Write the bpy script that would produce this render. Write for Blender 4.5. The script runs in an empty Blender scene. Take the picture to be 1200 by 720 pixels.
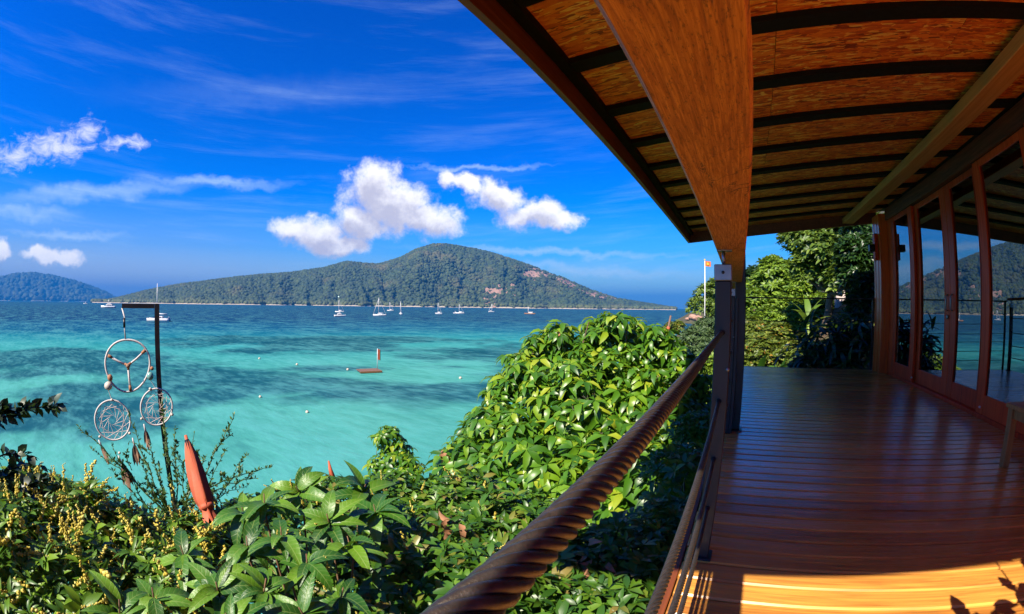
import bpy, bmesh, math, random
import numpy as np
from mathutils import Vector, Matrix, noise as mnoise
PI = math.pi
random.seed(7)
RNG = np.random.default_rng(11)
sc = bpy.context.scene
C = bpy.context.collection
R = math.radians

# ------------------------------------------------------------------ camera (wide action-camera lens, about 125 degrees across)
LF, LK, YAW, ROLL, PITCH = 525.953, 0.0219, 0.5014, -0.0132, -0.0013
def _rot():
    c, s = math.cos(ROLL), math.sin(ROLL); a = np.array([[c, 0, s], [0, 1, 0], [-s, 0, c]])
    c, s = math.cos(PITCH), math.sin(PITCH); b = np.array([[1, 0, 0], [0, c, -s], [0, s, c]])
    c, s = math.cos(YAW), math.sin(YAW); d = np.array([[c, -s, 0], [s, c, 0], [0, 0, 1]])
    return d @ b @ a
ROT = _rot()
cd = bpy.data.cameras.new('camera')
cam = bpy.data.objects.new('camera', cd); C.objects.link(cam)
cd.type = 'PANO'
cd.panorama_type = 'FISHEYE_LENS_POLYNOMIAL'
cd.sensor_width = 36.0
cd.sensor_fit = 'HORIZONTAL'
_u = np.linspace(0.01, 1.4, 200)
_r = _u.copy()
for _ in range(30):
    _r = _r - ((_r + LK * _r**3) - _u) / (1 + 3 * LK * _r**2)
_fm = LF * 36.0 / 1200.0
_A = np.stack([(_u * _fm)**k for k in (1, 2, 3, 4)], 1)
_k = np.linalg.lstsq(_A, _r, rcond=None)[0]
cd.fisheye_polynomial_k0 = 0.0
cd.fisheye_polynomial_k1, cd.fisheye_polynomial_k2, cd.fisheye_polynomial_k3, cd.fisheye_polynomial_k4 = [-float(v) for v in _k]
cd.fisheye_fov = PI
cd.clip_start = 0.01
cd.clip_end = 60000
_m = Matrix.Identity(4)
for i in range(3):
    _m[i][0], _m[i][1], _m[i][2] = ROT[i, 0], ROT[i, 2], -ROT[i, 1]
cam.matrix_world = _m
sc.camera = cam

# ------------------------------------------------------------------ exposure, renderer
sc.render.engine = 'CYCLES'
sc.view_settings.view_transform = 'Standard'
sc.view_settings.look = 'None'
sc.view_settings.gamma = 1.0
sc.view_settings.exposure = 2.1
sc.view_settings.use_curve_mapping = False
cy = sc.cycles
cy.use_denoising = True
cy.max_bounces = 8; cy.diffuse_bounces = 4; cy.glossy_bounces = 4; cy.transmission_bounces = 4
cy.transparent_max_bounces = 8; cy.volume_bounces = 0
cy.sample_clamp_indirect = 6.0
cy.caustics_reflective = False; cy.caustics_refractive = False

def ray(px, py):
    dx, dy = px - 600.0, py - 360.0
    r = math.hypot(dx, dy); u = r / LF; th = u
    for _ in range(20):
        th -= ((th + LK * th**3) - u) / (1 + 3 * LK * th * th)
    if r < 1e-6: v = np.array([0, 1.0, 0])
    else: v = np.array([math.sin(th) * dx / r, math.cos(th), -math.sin(th) * dy / r])
    return ROT @ v
def pix(px, py, d): return ray(px, py) * d          # point in a given direction at a given distance (m)
def pixz(px, py, z):
    v = ray(px, py); return v * (z / v[2])
def azel(px, py):
    v = ray(px, py); return math.atan2(v[0], v[1]), math.asin(v[2])

# ------------------------------------------------------------------ node helpers
class NT:
    def __init__(s, nt): s.nt = nt; s.n = nt.nodes; s.l = nt.links
    def new(s, t, **kw):
        n = s.n.new(t)
        for k, v in kw.items(): setattr(n, k, v)
        return n
    def put(s, sock, v):
        if v is None: return
        if isinstance(v, bpy.types.NodeSocket): s.l.new(v, sock)
        elif isinstance(v, (tuple, list)) and len(v) == 3 and sock.type == 'RGBA': sock.default_value = (*v, 1)
        else: sock.default_value = v
    def m(s, op, a, b=None, c=None, clamp=False):
        n = s.new('ShaderNodeMath', operation=op, use_clamp=clamp)
        s.put(n.inputs[0], a); s.put(n.inputs[1], b); s.put(n.inputs[2], c)
        return n.outputs[0]
    def v(s, op, a, b=None):
        n = s.new('ShaderNodeVectorMath', operation=op)
        s.put(n.inputs[0], a); s.put(n.inputs[1], b)
        return n.outputs['Value'] if op in ('LENGTH', 'DISTANCE', 'DOT_PRODUCT') else n.outputs[0]
    def mix(s, f, a, b, blend='MIX'):
        n = s.new('ShaderNodeMix', data_type='RGBA', blend_type=blend)
        s.put(n.inputs[0], f); s.put(n.inputs[6], a); s.put(n.inputs[7], b)
        return n.outputs[2]
    def noise(s, vec, scale, detail=4, rough=.55, dist=0, out=0):
        n = s.new('ShaderNodeTexNoise')
        s.put(n.inputs['Vector'], vec); s.put(n.inputs['Scale'], scale); s.put(n.inputs['Detail'], detail)
        s.put(n.inputs['Roughness'], rough); s.put(n.inputs['Distortion'], dist)
        return n.outputs[out]
    def vor(s, vec, scale, feat='F1', out='Distance', rnd=1.0):
        n = s.new('ShaderNodeTexVoronoi', feature=feat)
        s.put(n.inputs['Vector'], vec); s.put(n.inputs['Scale'], scale); s.put(n.inputs['Randomness'], rnd)
        return n.outputs[out]
    def mapr(s, v, a, b, c=0.0, d=1.0, smooth=True):
        n = s.new('ShaderNodeMapRange'); n.interpolation_type = 'SMOOTHSTEP' if smooth else 'LINEAR'
        s.put(n.inputs[0], v); s.put(n.inputs[1], a); s.put(n.inputs[2], b); s.put(n.inputs[3], c); s.put(n.inputs[4], d)
        return n.outputs[0]
    def ramp(s, f, stops):
        n = s.new('ShaderNodeValToRGB'); cr = n.color_ramp
        while len(cr.elements) < len(stops): cr.elements.new(0.5)
        for e, (p, c) in zip(cr.elements, stops): e.position = p; e.color = (*c, 1)
        s.put(n.inputs[0], f); return n.outputs[0]
    def mapping(s, vec, loc=(0,0,0), rot=(0,0,0), scale=(1,1,1)):
        n = s.new('ShaderNodeMapping'); s.put(n.inputs[0], vec)
        n.inputs[1].default_value = loc; n.inputs[2].default_value = rot; n.inputs[3].default_value = scale
        return n.outputs[0]
    def bump(s, h, strength=.3, dist=.01):
        n = s.new('ShaderNodeBump'); s.put(n.inputs['Height'], h)
        n.inputs['Strength'].default_value = strength; n.inputs['Distance'].default_value = dist
        return n.outputs[0]
    def comb(s, x, y, z):
        n = s.new('ShaderNodeCombineXYZ'); s.put(n.inputs[0], x); s.put(n.inputs[1], y); s.put(n.inputs[2], z); return n.outputs[0]
    def sep(s, v):
        n = s.new('ShaderNodeSeparateXYZ'); s.put(n.inputs[0], v); return n.outputs

# ------------------------------------------------------------------ sun and sky
SUN_EL = R(45); SUN_AZ = R(180 + 4.6)             # behind the camera, a touch to its left
to_sun = Vector((math.sin(SUN_AZ) * math.cos(SUN_EL), math.cos(SUN_AZ) * math.cos(SUN_EL), math.sin(SUN_EL)))
sd = bpy.data.lights.new('sun', 'SUN'); sd.energy = 3.0; sd.angle = R(0.53); sd.color = (1.0, 0.90, 0.74)
sun = bpy.data.objects.new('sun', sd); C.objects.link(sun)
sun.rotation_euler = to_sun.to_track_quat('Z', 'Y').to_euler()
sun.location = (0, -20, 30)
W = bpy.data.worlds.new('World'); sc.world = W; W.use_nodes = True
w = NT(W.node_tree); w.n.clear()
sky = w.new('ShaderNodeTexSky', sky_type='NISHITA'); sky.sun_disc = False
sky.sun_elevation = SUN_EL; sky.sun_rotation = SUN_AZ
sky.altitude = 0; sky.air_density = 1.0; sky.dust_density = 0.35; sky.ozone_density = 3.0
hs = w.new('ShaderNodeHueSaturation'); hs.inputs['Hue'].default_value = 0.526; hs.inputs['Saturation'].default_value = 2.0; hs.inputs['Value'].default_value = 0.80
gm = w.new('ShaderNodeGamma'); w.put(gm.inputs[0], sky.outputs[0]); gm.inputs[1].default_value = 1.12
w.put(hs.inputs['Color'], gm.outputs[0])
tc = w.new('ShaderNodeTexCoord').outputs['Generated']
sx, sy, sz = w.sep(tc)
az = w.m('ARCTAN2', sx, sy); el = w.m('ARCSINE', sz)
P2 = w.comb(az, el, 0.0)
def ell(px, py, rx, ry, rot=0.0, vec=P2):          # elliptical falloff round a sky direction: 1 in the middle, 0 on the rim
    a, e = azel(px, py)
    d = w.v('SUBTRACT', vec, (a, e, 0))
    if rot:
        n = w.new('ShaderNodeVectorRotate', rotation_type='Z_AXIS'); w.put(n.inputs['Vector'], d); n.inputs['Angle'].default_value = -rot; d = n.outputs[0]
    d = w.v('MULTIPLY', d, (LF / rx, LF / ry, 0))
    return w.m('SUBTRACT', 1.0, w.v('LENGTH', d))
def mx(*a):
    r = a[0]
    for b in a[1:]: r = w.m('MAXIMUM', r, b)
    return r
nz_hi = w.noise(P2, 22, 7, .62)
nz_lo = w.noise(P2, 7, 5, .55)
wob = w.v('SCALE', w.v('SUBTRACT', w.noise(P2, 16, 4, .6, out=1), (.5, .5, .5)), None)
wob.node.inputs['Scale'].default_value = 0.055
PW = w.v('ADD', P2, wob)
def cumulus(vec):
    return mx(ell(440, 222, 44, 36, 0, vec), ell(462, 243, 58, 38, 0, vec), ell(500, 258, 50, 24, 0, vec), ell(420, 262, 42, 30, 0, vec),
         ell(375, 275, 54, 25, 0, vec), ell(345, 268, 30, 15, 0, vec), ell(395, 288, 50, 16, 0, vec),
         ell(585, 232, 42, 23, -.35, vec), ell(625, 250, 48, 21, 0, vec), ell(658, 258, 28, 16, 0, vec), ell(545, 215, 36, 13, -.4, vec), ell(525, 207, 14, 13, 0, vec),
         ell(55, 300, 36, 9, 0, vec), ell(75, 302, 28, 9, 0, vec), ell(40, 297, 18, 9, 0, vec), ell(0, 296, 20, 12, 0, vec))
def billow(vec, wv):
    return w.m('ADD', cumulus(wv), w.m('MULTIPLY', w.m('SUBTRACT', w.noise(vec, 20, 8, .64), .5), 1.5))
cumf = billow(P2, PW)
up = (0.008, .028, 0)
cumt = billow(w.v('ADD', P2, up), w.v('ADD', PW, up))        # how much cloud lies above: shades the undersides
cum_a = w.mapr(cumf, -.06, .60)
cum_s = w.m('ADD', w.mapr(cumt, -.1, .85, 1., 0.), w.m('MULTIPLY', w.m('SUBTRACT', w.noise(P2, 34, 5, .6), .5), .8), clamp=True)
cum_c = w.mix(cum_s, (2.9, 2.85, 3.5), (5.6, 5.5, 5.6))
wis = mx(ell(100, 157, 24, 24, 0, PW), ell(60, 172, 70, 20, .25, PW), ell(20, 184, 50, 14, .1, PW), ell(145, 170, 36, 9, .15, PW))
wis_a = w.m('MULTIPLY', w.mapr(w.m('ADD', wis, w.m('MULTIPLY', w.m('SUBTRACT', w.noise(w.mapping(P2, scale=(1, 1.6, 1)), 30, 8, .66, .6), .5), 2.6)), .0, 1.3), .8)
# cirrus: long fine streaks over the whole sky, a few of them stronger
bend = w.m('MULTIPLY', w.m('COSINE', w.m('ADD', az, 1.0)), .14)
PC = w.comb(az, w.m('ADD', el, bend), 0.0)
st = w.noise(w.mapping(PC, rot=(0, 0, .03), scale=(1.6, 15, 1)), 1.3, 8, .62, .25)
st_fine = w.noise(w.mapping(PC, rot=(0, 0, .05), scale=(6, 60, 1)), 1.4, 6, .6, .2)
cir = w.m('MULTIPLY', w.mapr(st, .47, .80), w.m('ADD', .55, w.m('MULTIPLY', st_fine, .9)))
lowband = w.mapr(el, .02, .34, 1.0, .32)
cir = w.m('MULTIPLY', cir, lowband)
strk = mx(w.m('MULTIPLY', ell(110, 226, 170, 13, .15, PW), 1.0), ell(250, 213, 120, 8, .06, PW), ell(20, 248, 90, 12, .02, PW),
          ell(80, 276, 90, 6, .04, PW), ell(560, 195, 110, 5, .02, PW), ell(640, 296, 220, 7, -.02, PW), ell(700, 318, 160, 9, -.05, PW), w.m('MULTIPLY', ell(330, 110, 300, 26, .12, PW), .3))
strk = w.m('MULTIPLY', w.mapr(strk, 0, 1.0), w.m('ADD', .25, w.m('MULTIPLY', st_fine, .8)))
cir = w.m('MINIMUM', w.m('ADD', w.m('MULTIPLY', cir, .38), w.m('MULTIPLY', strk, .75)), .85)
hazeb = w.mapr(el, .0, .24, .92, 0.0)
hazec = w.mix(w.mapr(az, -1.5, -.35), (1.75, 2.05, 3.6), (.85, 2.1, 3.6))
col = w.mix(hazeb, hs.outputs[0], hazec)
col = w.mix(cir, col, (2.9, 3.9, 5.2))
col = w.mix(wis_a, col, (4.8, 4.8, 5.3))
col = w.mix(cum_a, col, cum_c)
bg = w.new('ShaderNodeBackground'); w.put(bg.inputs[0], col); bg.inputs[1].default_value = 0.055
wo = w.new('ShaderNodeOutputWorld'); w.l.new(bg.outputs[0], wo.inputs[0])

# ------------------------------------------------------------------ mesh helpers
WL = {}                                            # world location of every parent (no parent is rotated)
def tag(o, label=None, cat=None, group=None, kind=None):
    if label: o['label'] = label
    if cat: o['category'] = cat
    if group: o['group'] = group
    if kind: o['kind'] = kind
    return o
def empty(name, loc, label=None, cat=None, group=None, kind=None):
    o = bpy.data.objects.new(name, None); C.objects.link(o); o.location = loc; o.empty_display_size = .2
    WL[o] = np.array(loc, float)
    return tag(o, label, cat, group, kind)
def link(name, me, mat=None, parent=None, loc=(0, 0, 0)):
    o = bpy.data.objects.new(name, me); C.objects.link(o)
    if mat is not None and len(me.materials) == 0:
        for q in (mat if isinstance(mat, (list, tuple)) else [mat]): me.materials.append(q)
    if parent is not None: o.parent = parent
    o.location = loc
    base = WL.get(parent, np.zeros(3)) if parent is not None else np.zeros(3)
    WL[o] = base + np.array(loc, float)
    return o
def mesh(name, V, F, smooth=False):
    me = bpy.data.meshes.new(name); me.from_pydata([tuple(map(float, v)) for v in V], [], [tuple(f) for f in F]); me.update()
    if smooth: me.polygons.foreach_set('use_smooth', [True] * len(me.polygons))
    return me
def tmesh(name, V, T, smooth=False):                # big triangle meshes from arrays
    me = bpy.data.meshes.new(name); n, t = len(V), len(T)
    me.vertices.add(n); me.vertices.foreach_set('co', np.ascontiguousarray(V, dtype=np.float32).ravel())
    me.loops.add(3 * t); me.loops.foreach_set('vertex_index', np.ascontiguousarray(T, dtype=np.int32).ravel())
    me.polygons.add(t); me.polygons.foreach_set('loop_start', np.arange(0, 3 * t, 3, dtype=np.int32))
    me.polygons.foreach_set('loop_total', np.full(t, 3, dtype=np.int32))
    if smooth: me.polygons.foreach_set('use_smooth', np.ones(t, dtype=bool))
    me.update(calc_edges=True); return me
def obj(name, V, F, mat, parent=None, smooth=False, at=None):
    """verts in world space; origin at `at` (default: the parent's origin, or the base middle of a top-level mesh)"""
    V = np.array(V, float)
    base = WL.get(parent, np.zeros(3)) if parent is not None else np.zeros(3)
    if at is None:
        at = base if parent is not None else np.array([(V[:, 0].min() + V[:, 0].max()) / 2, (V[:, 1].min() + V[:, 1].max()) / 2, V[:, 2].min()])
    at = np.array(at, float)
    return link(name, mesh(name, V - at, F, smooth), mat, parent, tuple(at - base))
class MB:
    def __init__(s): s.V = []; s.F = []
    def add(s, V, F):
        k = len(s.V); s.V += [tuple(v) for v in V]; s.F += [tuple(i + k for i in f) for f in F]; return s
    def box(s, x0, x1, y0, y1, z0, z1):
        return s.add([(x0,y0,z0),(x1,y0,z0),(x1,y1,z0),(x0,y1,z0),(x0,y0,z1),(x1,y0,z1),(x1,y1,z1),(x0,y1,z1)],
                     [(0,3,2,1),(4,5,6,7),(0,1,5,4),(1,2,6,5),(2,3,7,6),(3,0,4,7)])
    def bbox(s, x0, x1, y0, y1, z0, z1, b=.004):    # box with chamfered edges
        bm = bmesh.new(); bmesh.ops.create_cube(bm, size=1)
        for v in bm.verts: v.co = Vector(((x0+x1)/2 + v.co.x*(x1-x0), (y0+y1)/2 + v.co.y*(y1-y0), (z0+z1)/2 + v.co.z*(z1-z0)))
        bmesh.ops.bevel(bm, geom=list(bm.edges), offset=b, segments=1, affect='EDGES', profile=.5)
        bm.verts.index_update(); r = s.add([v.co[:] for v in bm.verts], [[v.index for v in f.verts] for f in bm.faces]); bm.free(); return r
    def tube(s, pts, rad, n=8, cap=True):
        pts = [Vector(p) for p in pts]; m = len(pts)
        rad = [rad] * m if not isinstance(rad, (list, tuple)) else rad
        V = []; F = []; prev = None
        for i, p in enumerate(pts):
            t = (pts[min(i+1, m-1)] - pts[max(i-1, 0)]).normalized()
            if prev is None:
                a = Vector((0, 0, 1)) if abs(t.z) < .9 else Vector((1, 0, 0)); u = t.cross(a).normalized()
            else:
                u = (prev - t * prev.dot(t)).normalized()
            prev = u; v = t.cross(u)
            for k in range(n):
                q = 2 * PI * k / n; V.append(p + (u * math.cos(q) + v * math.sin(q)) * rad[i])
        for i in range(m - 1):
            for k in range(n): F.append((i*n+k, i*n+(k+1) % n, (i+1)*n+(k+1) % n, (i+1)*n+k))
        if cap: F.append(tuple(range(n))[::-1]); F.append(tuple((m-1)*n+k for k in range(n)))
        return s.add(V, F)
    def lathe(s, c, prof, n=14, ax=None):            # prof: (r, z) pairs
        V = []; F = []; m = len(prof)
        for r, z in prof:
            for k in range(n): V.append((c[0] + r*math.cos(2*PI*k/n), c[1] + r*math.sin(2*PI*k/n), c[2] + z))
        for i in range(m-1):
            for k in range(n): F.append((i*n+k, i*n+(k+1) % n, (i+1)*n+(k+1) % n, (i+1)*n+k))
        F.append(tuple(range(n))[::-1]); F.append(tuple((m-1)*n+k for k in range(n)))
        return s.add(V, F)
    def build(s, name, mat, parent=None, smooth=False, at=None): return obj(name, s.V, s.F, mat, parent, smooth, at)
def ico(sub=1):
    bm = bmesh.new(); bmesh.ops.create_icosphere(bm, subdivisions=sub, radius=1)
    bm.verts.index_update(); V = np.array([v.co[:] for v in bm.verts]); T = np.array([[v.index for v in f.verts] for f in bm.faces]); bm.free(); return V, T
def fbm(x, y, z=0., sc_=1., oct_=5): return mnoise.fractal(Vector((x*sc_, y*sc_, z)), 1.0, 2.0, oct_)
def unit(a): return a / np.maximum(np.linalg.norm(a, axis=-1, keepdims=True), 1e-9)
def frames(axis, spin):                             # rotation matrices whose +Z is axis, spun about it
    axis = unit(axis); ref = np.where(np.abs(axis[:, 2:3]) < .95, np.array([[0, 0, 1.]]), np.array([[1., 0, 0]]))
    u = unit(np.cross(ref, axis)); v = np.cross(axis, u)
    c, s = np.cos(spin)[:, None], np.sin(spin)[:, None]
    return np.stack([u * c + v * s, -u * s + v * c, axis], 2)
def scatter(base, pos, rot, scl):
    V, T = base; n = len(pos)
    X = np.einsum('nij,vj->nvi', rot, V) * np.asarray(scl).reshape(-1, 1, 1) + np.asarray(pos)[:, None, :]
    TT = (T[None] + (np.arange(n) * len(V))[:, None, None]).reshape(-1, 3)
    return X.reshape(-1, 3), TT
def merge(parts):
    V = []; T = []; k = 0
    for v, t in parts: V.append(v); T.append(t + k); k += len(v)
    return np.concatenate(V), np.concatenate(T)

# ------------------------------------------------------------------ materials
def material(name):
    m = bpy.data.materials.new(name); m.use_nodes = True
    t = NT(m.node_tree); b = t.n['Principled BSDF']
    return m, t, b
def setp(t, b, **kw):
    for k, v in kw.items(): t.put(b.inputs[k.replace('_', ' ')], v)
def objco(t, rnd=True):
    c = t.new('ShaderNodeTexCoord').outputs['Object']
    if rnd:
        o = t.new('ShaderNodeObjectInfo').outputs['Random']
        c = t.v('ADD', c, t.comb(t.m('MULTIPLY', o, 37.0), t.m('MULTIPLY', o, 19.0), t.m('MULTIPLY', o, 53.0)))
    return c
def plain(name, color, rough=.5, metal=0., var=.15, scale=8., bump=0.0, spec=.5):
    color = tuple(x * .65 for x in color)
    m, t, b = material(name); co = objco(t)
    n = t.noise(co, scale, 5, .6)
    c = t.mix(t.m('MULTIPLY', n, 1.0), tuple(x * (1 - var) for x in color), tuple(min(1, x * (1 + var)) for x in color))
    setp(t, b, Base_Color=c, Metallic=metal, Specular_IOR_Level=spec)
    t.put(b.inputs['Roughness'], t.mapr(n, .3, .7, max(0.02, rough - .08), min(1, rough + .08)))
    if bump: t.put(b.inputs['Normal'], t.bump(t.noise(co, scale * 6, 4, .6), .5, bump))
    return m
def wood(name, c0, c1, axis=0, rough=.3, grain=60., coat=0., bump=.0006, spec=.5, cracks=False):
    m, t, b = material(name); co = objco(t)
    s = [grain, grain, grain]; s[axis] = grain * .045
    g = t.noise(t.mapping(co, scale=tuple(s)), 1.0, 6, .62, .6)
    big = t.noise(t.mapping(co, scale=tuple(2.2 if i != axis else .35 for i in range(3))), 2.0, 4, .6)
    oi = t.new('ShaderNodeObjectInfo').outputs['Random']
    f = t.m('ADD', t.m('MULTIPLY', g, .75), t.m('ADD', t.m('MULTIPLY', big, .35), t.m('MULTIPLY', t.m('SUBTRACT', oi, .5), .22)), clamp=True)
    c = t.ramp(f, [(.30, tuple(x * .55 for x in c0)), (.42, c0), (.58, tuple((x + y) / 2 for x, y in zip(c0, c1))), (.78, c1)])
    if cracks:
        s2 = [9., 9., 9.]; s2[axis] = 2.4
        cn = t.noise(t.mapping(co, scale=tuple(s2)), 1.0, 5, .65, 1.2)
        s3 = [420., 420., 420.]; s3[axis] = 110.
        spk = t.noise(t.mapping(co, scale=tuple(s3)), 1., 3, .7)
        c = t.mix(t.m('MULTIPLY', t.mapr(spk, .52, .68), .7), c, tuple(x * .25 for x in c0))
        ck = t.m('MULTIPLY', t.mapr(t.m('ABSOLUTE', t.m('SUBTRACT', cn, .5)), .002, .010, 1., 0.), t.mapr(t.noise(co, 3., 3, .5), .50, .60))
        c = t.mix(t.m('MULTIPLY', ck, .85), c, (.02, .006, .002))
        g = t.m('SUBTRACT', g, t.m('MULTIPLY', ck, 2.))
    setp(t, b, Base_Color=c, Coat_Weight=coat, Coat_Roughness=.24, Specular_IOR_Level=spec)
    t.put(b.inputs['Roughness'], t.mapr(g, .3, .75, rough + .1, max(.03, rough - .06)))
    t.put(b.inputs['Normal'], t.bump(g, .6, bump))
    return m
def leafmat(name, dark, mid, light, rough=.38, trans=.28, tcol=None, yellow=None, yamt=.0):
    dark, mid, light, tcol, yellow = [c and (c[0] * .76, c[1] * .96, c[2] * .75) for c in (dark, mid, light, tcol, yellow)]
    m, t, b = material(name)
    ri = t.new('ShaderNodeNewGeometry').outputs['Random Per Island']; oi = t.new('ShaderNodeObjectInfo').outputs['Random']
    r = t.m('FRACT', t.m('ADD', ri, t.m('MULTIPLY', oi, 3.7)))
    stops = [(0, dark), (.5, mid), (.93 - yamt, light)]
    if yellow: stops.append((1.0, yellow))
    c = t.ramp(r, stops)
    co = t.new('ShaderNodeTexCoord').outputs['Object']
    n = t.noise(co, 40., 3, .6)
    c = t.mix(t.m('MULTIPLY', n, .35), c, dark)
    setp(t, b, Base_Color=c, Specular_IOR_Level=.5)
    t.put(b.inputs['Roughness'], rough)
    tr = t.new('ShaderNodeBsdfTranslucent')
    t.put(tr.inputs[0], t.mix(.5, c, tcol or tuple(min(1, x * 1.8) for x in light)))
    mixs = t.new('ShaderNodeMixShader'); mixs.inputs[0].default_value = trans
    t.l.new(b.outputs[0], mixs.inputs[1]); t.l.new(tr.outputs[0], mixs.inputs[2])
    t.l.new(mixs.outputs[0], t.n['Material Output'].inputs[0])
    return m
M = {}
M['plank'] = wood('deck_wood', (.34, .125, .024), (.75, .345, .062), axis=0, rough=.25, grain=60., coat=.6, bump=.0005, spec=.5)
M['rail_wood'] = wood('handrail_wood', (.34, .095, .010), (.80, .30, .035), axis=1, rough=.6, grain=260., bump=.0012, cracks=True)
M['red_wood'] = wood('red_varnished_wood', (.50, .040, .008), (.78, .085, .014), axis=2, rough=.45, grain=40., coat=.03, bump=.0003, spec=.22)
M['col_wood'] = wood('orange_varnished_wood', (.62, .085, .010), (.82, .17, .02), axis=2, rough=.3, grain=30., coat=.25, bump=.0003)
M['pale_wood'] = wood('dusty_beam_wood', (.42, .145, .03), (.60, .23, .045), axis=1, rough=.6, grain=30.)
M['dark_wood'] = wood('dark_fascia_wood', (.09, .020, .006), (.20, .052, .014), axis=1, rough=.5, grain=40.)
M['bench_wood'] = wood('bench_wood', (.26, .11, .03), (.45, .21, .06), axis=2, rough=.4, grain=40.)
M['batten'] = plain('dark_batten_paint', (.014, .009, .007), .8, 0, .5, 30., .0008, .15)
M['steel_dark'] = plain('dark_painted_steel', (.022, .023, .025), .5, .2, .5, 14., .0006)
M['steel_black'] = plain('black_painted_steel', (.012, .012, .013), .4, .2, .4, 14.)
M['steel_bright'] = plain('galvanised_steel', (.42, .43, .46), .38, .9, .25, 30.)
M['rope'] = plain('rusty_wire_rope', (.115, .096, .084), .36, .65, .6, 150., .0004)
M['white_paint'] = plain('white_boat_paint', (.80, .80, .80), .3, 0, .06, 2.)
M['boat_dark'] = plain('dark_boat_trim', (.03, .05, .10), .3, 0, .2, 3.)
M['boat_wood'] = plain('boat_wood', (.26, .11, .04), .5, 0, .3, 3.)
M['alu'] = plain('mast_aluminium', (.75, .75, .76), .4, .1, .08, 3.)
M['sail'] = plain('furled_sail_cloth', (.72, .73, .76), .8, 0, .08, 3.)
M['red_cloth'] = plain('orange_red_cloth', (.58, .115, .045), .75, 0, .25, 12., .002)
M['flag_cloth'] = plain('orange_flag_cloth', (.75, .16, .03), .8, 0, .2, 4.)
M['flag_yellow'] = plain('yellow_flag_cloth', (.85, .55, .05), .8, 0, .1, 4.)
M['raft_wood'] = plain('weathered_raft_wood', (.20, .11, .07), .7, 0, .4, 3.)
M['string'] = plain('white_cord', (.72, .66, .62), .8, 0, .2, 60., .001)
M['net'] = plain('net_thread', (.95, .72, .62), .8, 0, .2, 60.)
M['bead'] = plain('pale_shell_bead', (.70, .60, .48), .35, 0, .2, 25.)
M['bead_green'] = plain('green_glass_bead', (.20, .42, .38), .25, 0, .2, 25.)
M['driftwood'] = plain('orange_brown_binding', (.42, .17, .07), .7, 0, .3, 50.)
M['feather'] = plain('brown_feather', (.34, .19, .11), .8, 0, .5, 60., .002)
M['bark'] = plain('bark', (.17, .115, .075), .85, 0, .4, 14., .01)
M['twig'] = plain('twig_bark', (.20, .105, .05), .8, 0, .4, 30., .003)
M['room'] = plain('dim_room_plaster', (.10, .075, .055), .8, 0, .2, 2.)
M['curtain'] = plain('blue_grey_curtain', (.10, .16, .20), .9, 0, .2, 4.)
M['ochre'] = plain('ochre_plaster', (.55, .33, .13), .85, 0, .2, 2.)
M['pinkish'] = plain('pale_pink_plaster', (.72, .60, .58), .85, 0, .12, 2.)
M['roof_skin'] = plain('roof_sheet', (.06, .04, .03), .7, 0, .2, 2.)
M['pot'] = plain('terracotta_pot', (.40, .16, .08), .8, 0, .25, 8., .003)
M['buoy'] = plain('pale_buoy_plastic', (.66, .58, .45), .5, 0, .15, 3.)
M['rock'] = plain('pink_granite', (.46, .27, .19), .85, 0, .45, .35, .08)
M['path_rail'] = plain('white_path_rail', (.75, .72, .70), .6, 0, .1, 3.)
# oriented strand board: flakes of several sizes laid mostly along the panel
def osb():
    m, t, b = material('oriented_strand_board'); co = objco(t)
    warp = t.v('ADD', co, t.v('MULTIPLY', t.v('SUBTRACT', t.noise(co, 9., 3, .6, out=1), (.5, .5, .5)), (.05, .018, .01)))
    cols = None; hts = None
    for k, (sx_, sy_, rot) in enumerate(((6, 30, .12), (9, 42, -.30), (5, 34, .02), (12, 40, .6))):
        mp = t.mapping(warp, loc=(k * 3.1, k * 1.7, 0), rot=(0, 0, rot), scale=(sx_, sy_, 1))
        n = t.new('ShaderNodeTexVoronoi', feature='F1'); t.put(n.inputs['Vector'], mp); n.inputs['Scale'].default_value = 1.0
        hv = t.sep(n.outputs['Color'])[0]
        if cols is None: cols, hts = hv, n.outputs['Distance']
        else:
            pick = t.m('GREATER_THAN', t.noise(mp, .9, 2, .5), .53)
            mxn = t.new('ShaderNodeMix', data_type='FLOAT'); t.put(mxn.inputs[0], pick); t.put(mxn.inputs[2], cols); t.put(mxn.inputs[3], hv); cols = mxn.outputs[0]
            mxn = t.new('ShaderNodeMix', data_type='FLOAT'); t.put(mxn.inputs[0], pick); t.put(mxn.inputs[2], hts); t.put(mxn.inputs[3], n.outputs['Distance']); hts = mxn.outputs[0]
    fine = t.noise(t.mapping(warp, scale=(20, 160, 1)), 1., 4, .6)
    f = t.m('ADD', t.m('MULTIPLY', cols, .85), t.m('MULTIPLY', fine, .22))
    c = t.ramp(f, [(.08, (.16, .020, .002)), (.28, (.58, .085, .006)), (.60, (.80, .165, .012)), (.80, (.88, .25, .02)), (.92, (.95, .52, .10))])
    setp(t, b, Base_Color=c, Roughness=.55)
    t.put(b.inputs['Normal'], t.bump(t.m('ADD', hts, t.m('MULTIPLY', cols, .7)), .7, .003))
    return m
M['osb'] = osb()
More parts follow.
